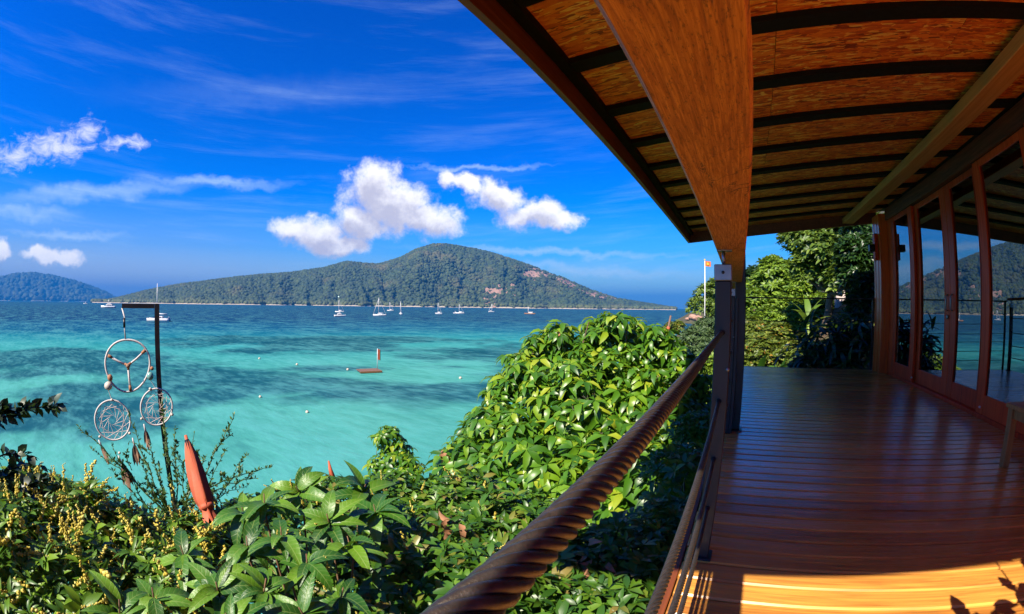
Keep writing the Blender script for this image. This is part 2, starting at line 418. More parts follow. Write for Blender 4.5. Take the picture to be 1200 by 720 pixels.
# window glass: a thin pane that mirrors the bay and lets a little of the dim room through
def pane_mat():
    m, t, b = material('window_glass'); t.n.remove(b)
    gl = t.new('ShaderNodeBsdfGlossy'); gl.inputs['Roughness'].default_value = 0.01; gl.inputs['Color'].default_value = (.86, .92, .96, 1)
    tr = t.new('ShaderNodeBsdfTransparent'); tr.inputs[0].default_value = (.34, .40, .42, 1)
    fr = t.new('ShaderNodeFresnel'); fr.inputs[0].default_value = 4.2
    mix = t.new('ShaderNodeMixShader'); t.l.new(fr.outputs[0], mix.inputs[0]); t.l.new(tr.outputs[0], mix.inputs[1]); t.l.new(gl.outputs[0], mix.inputs[2])
    t.l.new(mix.outputs[0], t.n['Material Output'].inputs[0]); return m
M['glass'] = pane_mat()
M['leaf_main'] = leafmat('glossy_compound_leaf', (.030, .085, .008), (.088, .185, .012), (.20, .29, .016), .38, .30, (.40, .50, .02), (.42, .38, .03), .10)
M['leaf_shrub'] = leafmat('shrub_leaf', (.026, .070, .008), (.068, .145, .014), (.15, .225, .02), .40, .28, (.22, .32, .03), (.30, .17, .06), .03)
M['leaf_big'] = leafmat('large_glossy_leaf', (.018, .055, .010), (.035, .10, .014), (.10, .18, .022), .30, .25, (.22, .34, .03))
def bigleaf():
    m = leafmat('large_veined_leaf', (.022, .070, .010), (.050, .135, .012), (.17, .27, .02), .42, .25, (.28, .42, .03)); t = NT(m.node_tree); b = t.n['Principled BSDF']
    x, y, z = t.sep(t.new('ShaderNodeTexCoord').outputs['Object']); ax = t.m('ABSOLUTE', x)
    rib = t.mapr(ax, .004, .016, 1., 0.)
    vein = t.mapr(t.m('ABSOLUTE', t.m('SUBTRACT', t.m('FRACT', t.m('MULTIPLY', t.m('SUBTRACT', y, t.m('MULTIPLY', ax, .9)), 9.)), .5)), .03, .12, .55, 0.)
    src = b.inputs['Base Color'].links[0].from_socket
    t.put(b.inputs['Base Color'], t.mix(t.m('MULTIPLY', t.m('MAXIMUM', rib, vein), .35), src, (.26, .34, .09)))
    t.put(b.inputs['Normal'], t.bump(t.m('SUBTRACT', t.noise(t.comb(x, y, z), 14., 3, .5), t.m('MAXIMUM', rib, vein)), .2, .008))
    return m
M['leaf_big'] = bigleaf()
M['leaf_blossom'] = leafmat('blossom_shrub_leaf', (.045, .095, .010), (.10, .18, .014), (.21, .28, .02), .42, .3, (.34, .42, .03))
M['leaf_thorn'] = leafmat('small_thorny_leaf', (.030, .060, .012), (.060, .105, .020), (.12, .16, .03), .5, .25, (.16, .20, .04))
M['leaf_dark'] = leafmat('dark_branch_leaf', (.008, .018, .008), (.016, .034, .013), (.045, .065, .022), .4, .18, (.07, .11, .03))
M['flower'] = leafmat('yellow_blossom', (.66, .40, .05), (.80, .52, .10), (.90, .64, .25), .7, .3, (.7, .55, .12))
M['dry'] = leafmat('dry_brown_leaf', (.28, .09, .05), (.44, .16, .09), (.62, .25, .18), .7, .25, (.5, .3, .15))
M['leaf_olive'] = leafmat('olive_tree_leaf', (.040, .072, .010), (.11, .155, .018), (.22, .25, .03), .5, .28, (.30, .32, .05))
M['leaf_lime'] = leafmat('lime_tree_leaf', (.065, .115, .010), (.16, .225, .018), (.29, .33, .03), .5, .30, (.36, .40, .05))
M['leaf_hedge'] = leafmat('yellow_green_hedge_leaf', (.06, .085, .010), (.15, .17, .02), (.26, .25, .035), .5, .3, (.4, .38, .05), (.45, .16, .03), .03)
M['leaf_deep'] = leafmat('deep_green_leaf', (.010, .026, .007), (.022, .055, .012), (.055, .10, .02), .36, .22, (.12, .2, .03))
M['leaf_gray'] = leafmat('grey_green_leaf', (.035, .06, .025), (.075, .11, .04), (.13, .165, .06), .55, .25, (.2, .24, .08))
M['forest'] = leafmat('far_forest_canopy', (.008, .018, .007), (.024, .042, .011), (.060, .072, .018), .8, .0)
_t = NT(M['forest'].node_tree); _b = _t.n['Principled BSDF']; _co = _t.new('ShaderNodeNewGeometry').outputs['Position']
_src = _b.inputs['Base Color'].links[0].from_socket
_c = _t.mix(_t.mapr(_t.noise(_co, .006, 5, .6), .50, .78), _src, (.085, .075, .022))
_c = _t.mix(_t.m('MULTIPLY', _t.mapr(_t.noise(_co, .0045, 4, .6), .5, .7), .5), _c, (.014, .035, .012))
_t.put(_b.inputs['Base Color'], _t.mix(_t.m('MULTIPLY', _t.mapr(_t.sep(_co)[2], -4., 22., 1., 0.), .5), _c, (.11, .12, .025)))
def ground_mat():
    m, t, b = material('leaf_litter_soil'); co = t.new('ShaderNodeNewGeometry').outputs['Position']
    n = t.noise(co, 1.7, 6, .65); g = t.noise(co, .35, 4, .6)
    c = t.ramp(t.m('ADD', t.m('MULTIPLY', n, .7), t.m('MULTIPLY', g, .35)), [(.3, (.028, .022, .012)), (.55, (.055, .050, .018)), (.8, (.11, .075, .04))])
    setp(t, b, Base_Color=c, Roughness=.95); t.put(b.inputs['Normal'], t.bump(n, .8, .15)); return m
M['soil'] = ground_mat()
def hill_mat(name):
    m, t, b = material(name); geo = t.new('ShaderNodeNewGeometry'); co = geo.outputs['Position']
    n = t.noise(co, .012, 6, .62); n2 = t.noise(co, .08, 5, .65)
    z = t.sep(co)[2]
    green = t.ramp(t.m('ADD', t.m('MULTIPLY', n, .5), t.m('MULTIPLY', n2, .5)), [(.3, (.022, .042, .014)), (.5, (.045, .065, .02)), (.72, (.10, .095, .04))])
    c = t.mix(t.mapr(z, -4.5, -1.5, 1, 0), green, t.mix(n2, (.62, .52, .38), (.42, .36, .26)))
    setp(t, b, Base_Color=t.mix(1., c, (.64, .64, .64), 'MULTIPLY'), Roughness=.95); return m
M['hill'] = hill_mat('scrub_and_beach')
M['bare'] = plain('bare_pink_rock', (.36, .215, .15), .95, 0, .65, .03, .5)
# the lagoon: pale sand and dark reef seen through clear shallow water, deep blue farther out
def sea_mat():
    m, t, b = material('lagoon_water'); geo = t.new('ShaderNodeNewGeometry'); co = geo.outputs['Position']
    x, y, _ = t.sep(co)
    flat = t.comb(x, y, 0.0)
    wv = t.v('SUBTRACT', t.noise(flat, .028, 4, .6, out=1), (.5, .5, .5))
    wc = t.v('ADD', flat, t.v('MULTIPLY', wv, (26, 26, 0)))
    r = t.v('LENGTH', flat)
    off = t.m('ADD', r, t.m('MULTIPLY', t.m('SUBTRACT', t.noise(flat, .008, 4, .6), .5), 130.0))
    sandn = t.noise(flat, .09, 5, .6)
    sand = t.mix(sandn, (.050, .30, .25), (.115, .46, .37))
    mid = t.mix(t.mapr(off, 40, 120), sand, t.mix(sandn, (.014, .24, .27), (.032, .34, .34)))
    mid = t.mix(t.mapr(off, 80, 175), mid, (.0015, .085, .19))
    deep = t.mix(t.noise(flat, .01, 4, .6), (.0002, .020, .10), (.0005, .034, .14))
    base = t.mix(t.mapr(off, 140, 260), mid, deep)
    # reef patches
    pn = t.noise(t.v('MULTIPLY', wc, (1., 1., 0)), .030, 6, .62)
    def patch(px, py, rx, ry):                     # where a reef patch lies on the seabed (m)
        p = pixz(px, py, -8.0); d = float(np.hypot(p[0], p[1])); a = math.atan2(p[0], p[1])
        dv = t.v('SUBTRACT', wc, (p[0], p[1], 0)); n = t.new('ShaderNodeVectorRotate', rotation_type='Z_AXIS'); t.put(n.inputs['Vector'], dv); n.inputs['Angle'].default_value = a
        dd = t.v('MULTIPLY', n.outputs[0], (1 / rx, 1 / ry, 0)); return t.m('SUBTRACT', 1.0, t.v('LENGTH', dd))
    pts = [(60, 425, 38, 26), (40, 490, 13, 8), (150, 500, 7, 5), (120, 455, 16, 9), (215, 455, 9, 6), (240, 445, 16, 10), (300, 458, 11, 6), (330, 405, 36, 24), (245, 402, 30, 22),
           (420, 405, 26, 22), (470, 398, 30, 24), (520, 420, 20, 16), (570, 415, 30, 22), (395, 432, 8, 6), (505, 462, 8, 5), (455, 465, 8, 4), (370, 455, 4, 2), (545, 462, 14, 10), (600, 430, 24, 16), (190, 480, 8, 4), (495, 431, 9, 7)]
    pm = None
    for q in pts:
        e = patch(*q); pm = e if pm is None else t.m('MAXIMUM', pm, e)
    reef = t.mapr(t.m('ADD', t.m('MULTIPLY', pm, .75), t.m('MULTIPLY', t.m('SUBTRACT', pn, .5), 2.8)), .12, .55)
    reef = t.m('MAXIMUM', reef, t.m('MULTIPLY', t.mapr(pn, .58, .76), .35))
    reef = t.m('MULTIPLY', reef, t.mapr(off, 150, 270, .92, .15))
    reefc = t.mix(sandn, (.003, .050, .092), (.007, .095, .13))
    base = t.mix(reef, base, reefc)
    # wavelets: light crests and shaded troughs are also painted into the colour
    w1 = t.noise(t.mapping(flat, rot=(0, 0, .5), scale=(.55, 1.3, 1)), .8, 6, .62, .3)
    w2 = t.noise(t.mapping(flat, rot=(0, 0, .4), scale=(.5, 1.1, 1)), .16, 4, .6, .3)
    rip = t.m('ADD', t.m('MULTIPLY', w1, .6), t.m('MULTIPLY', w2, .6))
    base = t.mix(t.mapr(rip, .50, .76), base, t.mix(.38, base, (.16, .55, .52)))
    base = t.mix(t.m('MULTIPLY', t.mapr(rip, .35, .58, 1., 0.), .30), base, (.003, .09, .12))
    nrm = t.bump(t.m('ADD', t.m('MULTIPLY', w1, .22), w2), .55, .55)
    t.n.remove(b)
    base = t.mix(1.0, base, (.54, .575, .59), 'MULTIPLY')
    df = t.new('ShaderNodeBsdfDiffuse'); t.put(df.inputs['Color'], base); t.put(df.inputs['Normal'], nrm)
    gl = t.new('ShaderNodeBsdfGlossy'); gl.inputs['Roughness'].default_value = .14; t.put(gl.inputs['Normal'], nrm)
    fr = t.new('ShaderNodeFresnel'); fr.inputs[0].default_value = 1.33; t.put(fr.inputs['Normal'], nrm)
    fac = t.m('MINIMUM', t.m('MULTIPLY', fr.outputs[0], .45), .06)      # wave slopes keep a real sea from mirroring at grazing angles
    ms = t.new('ShaderNodeMixShader'); t.put(ms.inputs[0], fac); t.l.new(df.outputs[0], ms.inputs[1]); t.l.new(gl.outputs[0], ms.inputs[2])
    t.l.new(ms.outputs[0], t.n['Material Output'].inputs[0])
    return m
M['sea'] = sea_mat()

# ================================================================== the setting
SEA = -8.0
S0 = 15000.0
tag(obj('sea', [(-S0,-S0,SEA),(S0,-S0,SEA),(S0,S0,SEA),(-S0,S0,SEA)], [(0,1,2,3)], M['sea']), 'turquoise lagoon with dark reef patches turning deep blue', None, None, 'structure')
def sst(a, b, x):
    t = min(1, max(0, (x - a) / (b - a))); return t * t * (3 - 2 * t)
def ground_z(x, y):
    xc = -12.5 + 2.2 * math.sin(y * .11 + 1) + 1.2 * math.sin(y * .31) - 6 * sst(60, 130, y) - 24 * sst(180, 330, y)
    d = x - xc
    z = -8.9 + .55 * max(d, -6)
    cap = -1.75 + .25 * max(0, x)
    if z > cap - 1.5:                                # round the slope off into the terrace
        t = (z - (cap - 1.5)) / 1.5; z = cap - 1.5 + 1.5 * (1 - math.exp(-t))
    hill = sst(9.5, 16, y) * max(0, x - 1) * .42 + sst(12, 60, y) * max(0, x + 6) * .05
    if x > -1 and y < 9.5: z = min(z, -1.32)
    z += hill
    z += .25 * fbm(x, y, 3., .35) * sst(.2, 3, d) * (1 if not (-1 < x and y < 9.5) else 0)
    return min(z, 40)
xs = np.concatenate([np.linspace(-70, -16, 28), np.linspace(-15.5, 12, 90), np.linspace(13, 160, 40)])
ys = np.concatenate([np.linspace(-40, -6, 14), np.linspace(-5, 24, 80), np.linspace(25, 420, 90)])
GV = [(x, y, ground_z(x, y)) for y in ys for x in xs]; nx = len(xs)
GF = [(j*nx+i, j*nx+i+1, (j+1)*nx+i+1, (j+1)*nx+i) for j in range(len(ys)-1) for i in range(nx-1)]
tag(obj('hillside', GV, GF, M['soil'], smooth=True, at=(0, 0, 0)), 'steep leafy slope falling from the veranda to the water', None, None, 'structure')

# ------------------------------------------------------------------ far islands with forest
def interp(p, x):
    for (a, b), (c, d) in zip(p, p[1:]):
        if x <= c: return b + (d - b) * max(0, (x - a)) / (c - a)
    return p[-1][1]
def island(name, ridge, dist, depth, n_u, n_v, lab, seed, rough):
    """ridge: (azimuth, height) pairs of the crest as it stands around the bay; a real hill with front and back slopes"""
    a0, a1 = ridge[0][0], ridge[-1][0]; V = []; F = []; H = {}
    for i in range(n_u):
        a = a0 + (a1 - a0) * i / (n_u - 1); h = interp(ridge, a)
        for j in range(n_v):
            v = j / (n_v - 1)                        # 0 shore on this side, .5 crest, 1 shore on the far side
            r = dist + depth * (v - .5) * (.35 + .65 * min(1, h / (.35 * max(q[1] for q in ridge)))) + 60 * fbm(a * 9, seed, 0, 1., 4) * (1 - abs(2*v-1))
            f = math.sin(PI * v) ** 1.15
            x, y = r * math.sin(a), r * math.cos(a)
            nz = fbm(x, y, seed, rough, 6)
            rg = fbm(x * .8 + y * .2, y * .8, seed + 5, rough * 2.4, 4)
            z = SEA - 3 + (h + 6) * f + h * f * (1 - f) * .85 * nz + h * .17 * rg * min(1, 4 * f) * (1 - f * f)
            gul = abs(mnoise.noise(Vector((a * 26 + .8 * nz, v * 1.3, seed)))) + .5 * abs(mnoise.noise(Vector((a * 60 + nz, v * 2.5, seed + 3))))
            z += h * (.10 - .42 * gul) * min(1, 5 * f) * (1 - f ** 3) * .9
            V.append((x, y, z)); H[(i, j)] = z
    for i in range(n_u - 1):
        for j in range(n_v - 1): F.append((i*n_v+j, i*n_v+j+1, (i+1)*n_v+j+1, (i+1)*n_v+j))
    o = obj(name, V, F, M['hill'], smooth=True, at=(V[n_u//2*n_v][0], V[n_u//2*n_v][1], SEA)); tag(o, lab, None, None, 'structure')
    return np.array(V).reshape(n_u, n_v, 3)
def ridge_from(pts, dist):
    out = []
    for px, py in pts:
        a, e = azel(px, py); out.append((a, dist * math.tan(e) + 2))
    return out
RD = 2700.
ridge_main = ridge_from([(108, 356), (125, 351), (140, 347), (180, 337), (215, 331), (250, 327), (300, 321), (340, 318), (380, 313), (405, 305), (425, 307), (445, 308), (468, 301), (488, 291), (508, 285),
                         (530, 286), (552, 290), (575, 295), (600, 303), (630, 313), (660, 324), (690, 337), (720, 347), (745, 352), (765, 355), (782, 358), (792, 361)], RD)
ridge_main = [(a, max(3., h - 14)) for a, h in ridge_main]
G = island('island_hill', ridge_main, RD, 1250., 190, 46, 'broad green island hill with pink rock scars across the bay', 2.3, .0021)
ridge_far = ridge_from([(-90, 352), (-60, 345), (-20, 334), (0, 329), (20, 324), (40, 323), (60, 326), (85, 332), (110, 340), (125, 346), (137, 354)], 9000.)
GF2 = island('far_island_hill', [(a, max(3, h)) for a, h in ridge_far], 9000., 2500., 80, 24, 'hazy blue island on the horizon', 8.1, .0009)
islet = ridge_from([(36, 352), (41, 348), (46, 346.5), (50, 348.5), (54, 352)], 7400.)
island('islet_hill', [(a, max(3, h)) for a, h in islet], 7400., 160., 16, 12, 'tiny wooded islet before the hazy island', 4.4, .004)

icoV, icoT = ico(1)
def canopy(G, n, size, seed, name, lab, bare=None):
    rng = np.random.default_rng(seed); nu, nv = G.shape[:2]
    u = rng.random(n * 2) * (nu - 1.001); v = rng.random(n * 2) ** .9 * (nv - 1.001) * .60
    i = u.astype(int); j = v.astype(int); fu = (u - i)[:, None]; fv = (v - j)[:, None]
    p = (G[i, j] * (1-fu) + G[i+1, j] * fu) * (1-fv) + (G[i, j+1] * (1-fu) + G[i+1, j+1] * fu) * fv
    keep = p[:, 2] > SEA + 4.5
    if bare is not None: keep &= rng.random(len(p)) > bare(p)
    p = p[keep][:n]; n = len(p)
    s = size * (.55 + .9 * rng.random(n) ** 2)
    rot = frames(np.tile([[0, 0, 1.]], (n, 1)) + rng.normal(0, .25, (n, 3)), rng.random(n) * 6.28)
    base = icoV * (1 + .28 * np.sin(icoV[:, [1]] * 5 + icoV[:, [0]] * 7)) * np.array([1, 1, .85])
    V, T = scatter((base, icoT), p + np.array([0, 0, 1.]) * (s * .35)[:, None], rot, s)
    c = p.mean(0); c[2] = SEA
    o = link(name, tmesh(name, V - c, T, False), M['forest'], None, tuple(c))
    tag(o, lab, 'forest', None, 'stuff'); return p
def bare_main(p):
    a = np.arctan2(p[:, 0], p[:, 1]); z = p[:, 2]
    out = np.zeros(len(p))
    for px, py, rx, rz in ((722, 343, .12, 55), (692, 330, .11, 55), (660, 316, .09, 36), (670, 335, .05, 14), (640, 338, .03, 10), (575, 344, .03, 16), (625, 322, .05, 26), (700, 350, .06, 22), (597, 337, .03, 12), (500, 335, .018, 9), (545, 340, .022, 8), (668, 350, .03, 10)):
        aa, ee = azel(px, py); zz = 2450 * math.tan(ee)
        out = np.maximum(out, np.clip(3.0 * (1 - np.hypot((a - aa) / rx, (z - zz) / rz)), 0, 1.0))
    k = np.array([mnoise.noise(Vector((x * .006, y * .006, q * .012))) for x, y, q in p])
    return np.where(out > 0, np.clip(out + k * .9, 0, .90), np.clip((k - .42) * 2, 0, .5))
canopy(G, 44000, 9.5, 5, 'island_forest', 'dense tropical forest covering the island hill', bare_main)
canopy(GF2, 5000, 46., 6, 'far_island_forest', 'forest on the hazy blue island')
# bare pink slopes on the island's right shoulder: one thin shell of rock lying on the hill
def scar(px, py, ru, rv, k):
    aa, ee = azel(px, py); nu, nv = G.shape[:2]
    best = None
    for i in range(nu):
        for j in range(nv // 2 + 2):
            p = G[i, j]; d = abs(math.atan2(p[0], p[1]) - aa) + abs(math.atan2(p[2], math.hypot(p[0], p[1])) - ee) * 2
            if best is None or d < best[0]: best = (d, i, j)
    _, ci, cj = best; V = []; idx = {}; F = []
    for i in range(max(0, ci - ru), min(nu, ci + ru + 1)):
        for j in range(max(0, cj - rv), min(nv, cj + rv + 1)):
            q = math.hypot((i - ci) / (ru + .5), (j - cj) / (rv + .5)) + .35 * mnoise.noise(Vector((i * .35, j * .35, k)))
            if q < .85: idx[(i, j)] = len(V); V.append(G[i, j] + np.array([0, 0, 4.5]))
    for (i, j) in idx:
        c = [(i, j), (i, j+1), (i+1, j+1), (i+1, j)]
        if all(q in idx for q in c): F.append([idx[q] for q in c])
    if F: tag(obj('rock_slope', V, F, M['bare'], None, True), 'bare pink rock slope on the island hill', None, None, 'structure')
for k, q in enumerate(((722, 344, 17, 9), (695, 331, 16, 9), (662, 317, 13, 6), (578, 344, 5, 3), (628, 324, 7, 3), (598, 337, 5, 2), (672, 336, 6, 3), (700, 348, 7, 3))): scar(*q, k)

# ================================================================== deck
PITCH_P, DX0, DX1, DY0, DY1 = .125, -.125, 2.62, -4.95, 8.3  # unseen boards extended behind the camera to bounce warm sunlight onto the ceiling
mb = MB()
for x in (-.05, .8, 1.65, 2.5): mb.box(x, x + .06, DY0, DY1, -1.20, -1.03)
deck = mb.build('deck', M['dark_wood'], None, at=(1.2, 3.5, -1.2)); tag(deck, 'glossy brown plank deck of the veranda', None, None, 'structure')
pm = MB().bbox(DX0 - 1.25, DX1 - 1.25, -PITCH_P / 2 + .005, PITCH_P / 2 - .005, -.028, 0, .007)
plank_me = mesh('plank', pm.V, pm.F); plank_me.materials.append(M['plank'])
n_pl = int((DY1 - DY0) / PITCH_P)
for i in range(n_pl):
    o = bpy.data.objects.new('plank', plank_me); C.objects.link(o); o.parent = deck
    o.location = Vector((1.25 + random.uniform(-.004, .004), DY0 + PITCH_P * (i + .5), -1 + random.uniform(-.0012, .0012))) - deck.location
    o.rotation_euler = (random.uniform(-.006, .006), 0, 0)
MB().bbox(DX0, DX1, DY1 + .002, DY1 + .03, -1.16, -.998, .003).build('edge_board', M['dark_wood'], deck)
MB().bbox(DX0 - .03, DX0 - .002, DY0, DY1, -1.16, -1.004, .003).build('edge_board', M['dark_wood'], deck)

# ================================================================== house with veranda roof and glazed doors
house = empty('beach_house', (2.7, 3.6, -1.2), 'timber beach house with glazed red doors and strand board veranda roof', 'house')
XW = 2.65
SL = .0934
def zr(x): return 1.42 + SL * x
def slab(x0, x1, y0, y1, a, b):                     # a board that follows the roof slope, from a to b above the batten plane
    return ([(x0,y0,zr(x0)+a),(x1,y0,zr(x1)+a),(x1,y1,zr(x1)+a),(x0,y1,zr(x0)+a),(x0,y0,zr(x0)+b),(x1,y0,zr(x1)+b),(x1,y1,zr(x1)+b),(x0,y1,zr(x0)+b)],
            [(0,3,2,1),(4,5,6,7),(0,1,5,4),(1,2,6,5),(2,3,7,6),(3,0,4,7)])
RY0, RY1 = -.66, 8.3
roof = obj('roof', *slab(-.915, 6.6, RY0, RY1 + .04, .066, .11), M['roof_skin'], house)
def rpart(name, x0, x1, y0, y1, a, b, mat):
    V, F = slab(x0, x1, y0, y1, a, b); c = np.array([(x0+x1)/2, (y0+y1)/2, zr((x0+x1)/2)])
    return obj(name, V, F, mat, roof, at=c)
by = [2.113 + .6885 * i for i in range(-4, 9)]
ends = [RY0 + .04] + [b + .07 for b in by] + [RY1]
for b in by: rpart('batten', -.82, XW, b + .01, b + .13, .012, .05, M['batten'])
for e0, e1 in zip(ends, ends[1:]):
    for x0, x1 in ((-.88, .338), (.342, 1.56), (1.564, XW)): rpart('strand_board', x0, x1, e0 + .001, e1 - .001, .0501, .065, M['osb'])
rpart('edge_batten', -.878, -.8205, RY0 + .04, RY1, -.004, .0495, M['batten'])
rpart('fascia_board', -.915, -.88, RY0, RY1, -.14, .0655, M['dark_wood'])
rpart('fascia_board', -.915, XW - .03, RY1, RY1 + .035, -.14, .0655, M['dark_wood'])
rpart('fascia_board', -.88, XW - .03, RY0, RY0 + .035, -.14, .0655, M['dark_wood'])
MB().bbox(1.955, 2.16, RY0 + .04, RY1 - .002, 1.506, 1.598, .006).build('purlin', M['pale_wood'], roof)
sc_col = MB().bbox(-.024, .063, 3.80, 3.90, -.99, zr(0) - .002, .006).build('column', M['steel_black'], house)
MB().bbox(-.05, .085, 3.775, 3.925, -.999, -.989, .002).build('base_plate', M['steel_black'], sc_col)
# front wall: header, sill, end column
MB().bbox(XW - .03, XW + .09, -.55, 7.80, 1.478, zr(XW) - .004, .004).build('header_beam', M['dark_wood'], house)
MB().bbox(XW - .005, XW + .12, -.55, 7.80, -1.04, -.972, .004).build('door_sill', M['red_wood'], house)
ecol = MB().bbox(2.50, 2.78, 7.82, 8.22, -1.19, 1.60, .008).build('end_column', M['col_wood'], house)
for yy in (7.93, 8.11): MB().bbox(2.494, 2.4995, yy, yy + .012, -.99, 1.58, .001).build('bead_strip', M['red_wood'], ecol)
MB().bbox(2.43, 2.497, 7.90, 8.02, .84, 1.28, .006).build('lamp_backplate', M['red_wood'], ecol)
MB().bbox(2.33, 2.429, 7.88, 8.00, .98, 1.10, .01).build('wall_lamp', M['steel_black'], ecol)
MB().bbox(XW - .002, XW + .10, 7.62, 7.818, -.97, 1.476, .006).build('door_jamb', M['red_wood'], house)
def door(y1, y0, x, handle=None, stile=.15):
    z0, z1, d = -.968, 1.474, .045
    f = MB(); f.bbox(x, x+d, y1-stile, y1, z0, z1, .006); f.bbox(x, x+d, y0, y0+stile, z0, z1, .006)
    f.bbox(x+.003, x+d-.003, y0+stile, y1-stile, z0, z0+.19, .005); f.bbox(x+.003, x+d-.003, y0+stile, y1-stile, z1-.07, z1, .005)
    o = f.build('door', M['red_wood'], house)
    MB().box(x+.018, x+.024, y0+stile-.005, y1-stile+.005, z0+.185, z1-.065).build('pane', M['glass'], o)
    for s, yy, zz in ((1, y0+stile, 0), (1, y1-stile-.012, 0)):
        MB().bbox(x-.004, x+.016, yy, yy+.012, z0+.19, z1-.07, .002).build('glazing_bead', M['red_wood'], o)
    if handle is not None:
        h = MB(); h.tube([(x-.003, handle, .02), (x-.03, handle, .035), (x-.03, handle, .19), (x-.003, handle, .205)], .011, 8)
        h.build('handle', M['steel_bright'], o, True)
    return o
door(7.62, 6.62, XW)
d2 = door(6.66, 5.522, XW + .055, 5.59)
door(5.518, 4.56, XW + .055, 5.45)
d4 = door(4.60, 3.45, XW)
lk = MB().tube([(XW + .052, 5.58, -.055), (XW + .035, 5.58, -.055)], .024, 14); lk.build('lock', M['steel_bright'], d2, True)
for yy in (6.60, 4.50): MB().lathe((XW - .006, yy, -.90), [(.0, -.014), (.014, -.006), (.014, .006), (.0, .014)], 10).build('rubber_stop', M['white_paint'], house, True)
MB().bbox(XW - .04, XW + .10, 3.22, 3.448, -.97, 1.476, .008).build('door_post', M['red_wood'], house)
MB().bbox(XW, XW + .08, -.55, 3.218, -.97, 1.476, .004).build('wall', M['red_wood'], house)
# dim room behind the panes
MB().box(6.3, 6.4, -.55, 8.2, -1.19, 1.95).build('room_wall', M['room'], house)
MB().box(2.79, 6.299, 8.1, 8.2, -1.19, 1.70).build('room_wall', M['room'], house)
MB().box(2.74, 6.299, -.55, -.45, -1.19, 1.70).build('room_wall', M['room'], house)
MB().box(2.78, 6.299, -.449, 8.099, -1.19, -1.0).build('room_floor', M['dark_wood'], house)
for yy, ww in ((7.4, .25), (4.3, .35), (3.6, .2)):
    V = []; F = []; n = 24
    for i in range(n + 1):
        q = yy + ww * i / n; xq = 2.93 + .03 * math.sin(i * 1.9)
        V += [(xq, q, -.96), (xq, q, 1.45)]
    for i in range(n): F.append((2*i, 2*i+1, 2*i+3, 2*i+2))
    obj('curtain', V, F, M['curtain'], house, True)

# ================================================================== railings
rail = empty('rope_railing', (-.06, 3.6, -1.0), 'veranda railing of dark steel posts, rusty wire ropes and wooden handrail', 'railing')
HX0, HX1, HZ = -.083, .030, .220
def handrail(y0, y1):
    return MB().bbox(HX0, HX1, y0, y1, HZ, HZ + .042, .005).build('handrail', M['rail_wood'], rail, at=((HX0+HX1)/2, (y0+y1)/2, HZ))
handrail(-1.0, 3.797); handrail(3.903, 8.2)
PY = (-.62, 1.70, 3.78 - .07, 6.0, 8.15)
RZ = (-.085, -.34, -.565, -.77)
for y in PY:
    p = MB().bbox(-.088, -.026, y, y + .05, -.998, .104, .004).build('post', M['steel_dark'], rail, at=(-.057, y + .025, -1))
    MB().bbox(-.0905, -.0235, y - .003, y + .053, .104, .164, .003).build('cap', M['steel_bright'], p)
    MB().tube([(-.057, y - .009, .134), (-.057, y - .002, .134)], .006, 8).build('bolt', M['steel_dark'], p, True)
    MB().tube([(-.055, y + .024, .164), (-.055, y + .024, HZ - .0065)], .0065, 8).build('rod', M['steel_bright'], p, True)
    MB().bbox(-.08, -.022, y + .005, y + .045, HZ - .006, HZ - .0005, .001).build('top_plate', M['steel_bright'], p)
    MB().bbox(-.105, -.012, y - .02, y + .07, -.9995, -.991, .002).build('base_plate', M['steel_dark'], p)
    for z in RZ:
        MB().tube([(-.058, y - .03, z), (-.058, y + .0005, z)], [.007, .011], 8).build('rope_clamp', M['steel_dark'], p, True)
    MB().tube([(-.032, y - .004, -.22), (-.032, y + .0005, -.22)], .007, 8).build('bolt', M['steel_bright'], p, True)
MB().bbox(-.026, .0, PY[2], PY[2] + .05, -.998, .09, .003).build('flange_plate', M['steel_dark'], rail)
def rope(y0, y1, z, rad, lay, fine, sag, x=-.058):
    mb = MB(); n = max(2, int((y1 - y0) / lay * fine)); L = y1 - y0
    def c(s): return z - sag * 4 * s * (1 - s)
    for k in range(7):
        pts = []
        for i in range(n + 1):
            s = i / n; y = y0 + L * s; q = 2 * PI * (k / 7 - y / lay)
            pts.append((x + rad * .70 * math.cos(q), y, c(s) + rad * .70 * math.sin(q)))
        mb.tube(pts, rad * .30, 8)
    mb.build('wire_rope', M['rope'], rail, True, at=(x, (y0 + y1) / 2, z))
for i, z in enumerate(RZ):
    rope(PY[0] + .055, PY[1] - .02, z, .0085 if i == 0 else .0078, .068, 14, (.0, .006, .006, .006)[i], -.0605 if i == 0 else -.058)
    for a, b in zip(PY[1:], PY[2:]): 
        mb = MB(); mb.tube([(-.058, a + .055, z), (-.058, (a + b) / 2, z - .008), (-.058, b - .02, z)], .008, 8)
        mb.build('wire_rope', M['rope'], rail, True)
far = empty('end_railing', (1.2, 8.25, -1.0), 'thin dark cable railing at the far end of the deck', 'railing')
MB().bbox(.0, 2.497, 8.225, 8.265, .196, .220, .003).build('top_rail', M['steel_black'], far)
for x in (2.46, .03): MB().bbox(x, x + .035, 8.228, 8.262, -.998, .1955, .003).build('post', M['steel_black'], far)
for z in (-.02, -.19, -.36, -.50, -.66, -.82): MB().tube([(.066, 8.245, z), (1.2, 8.245, z - .008), (2.459, 8.245, z)], .0055, 6).build('cable', M['steel_dark'], far, True)

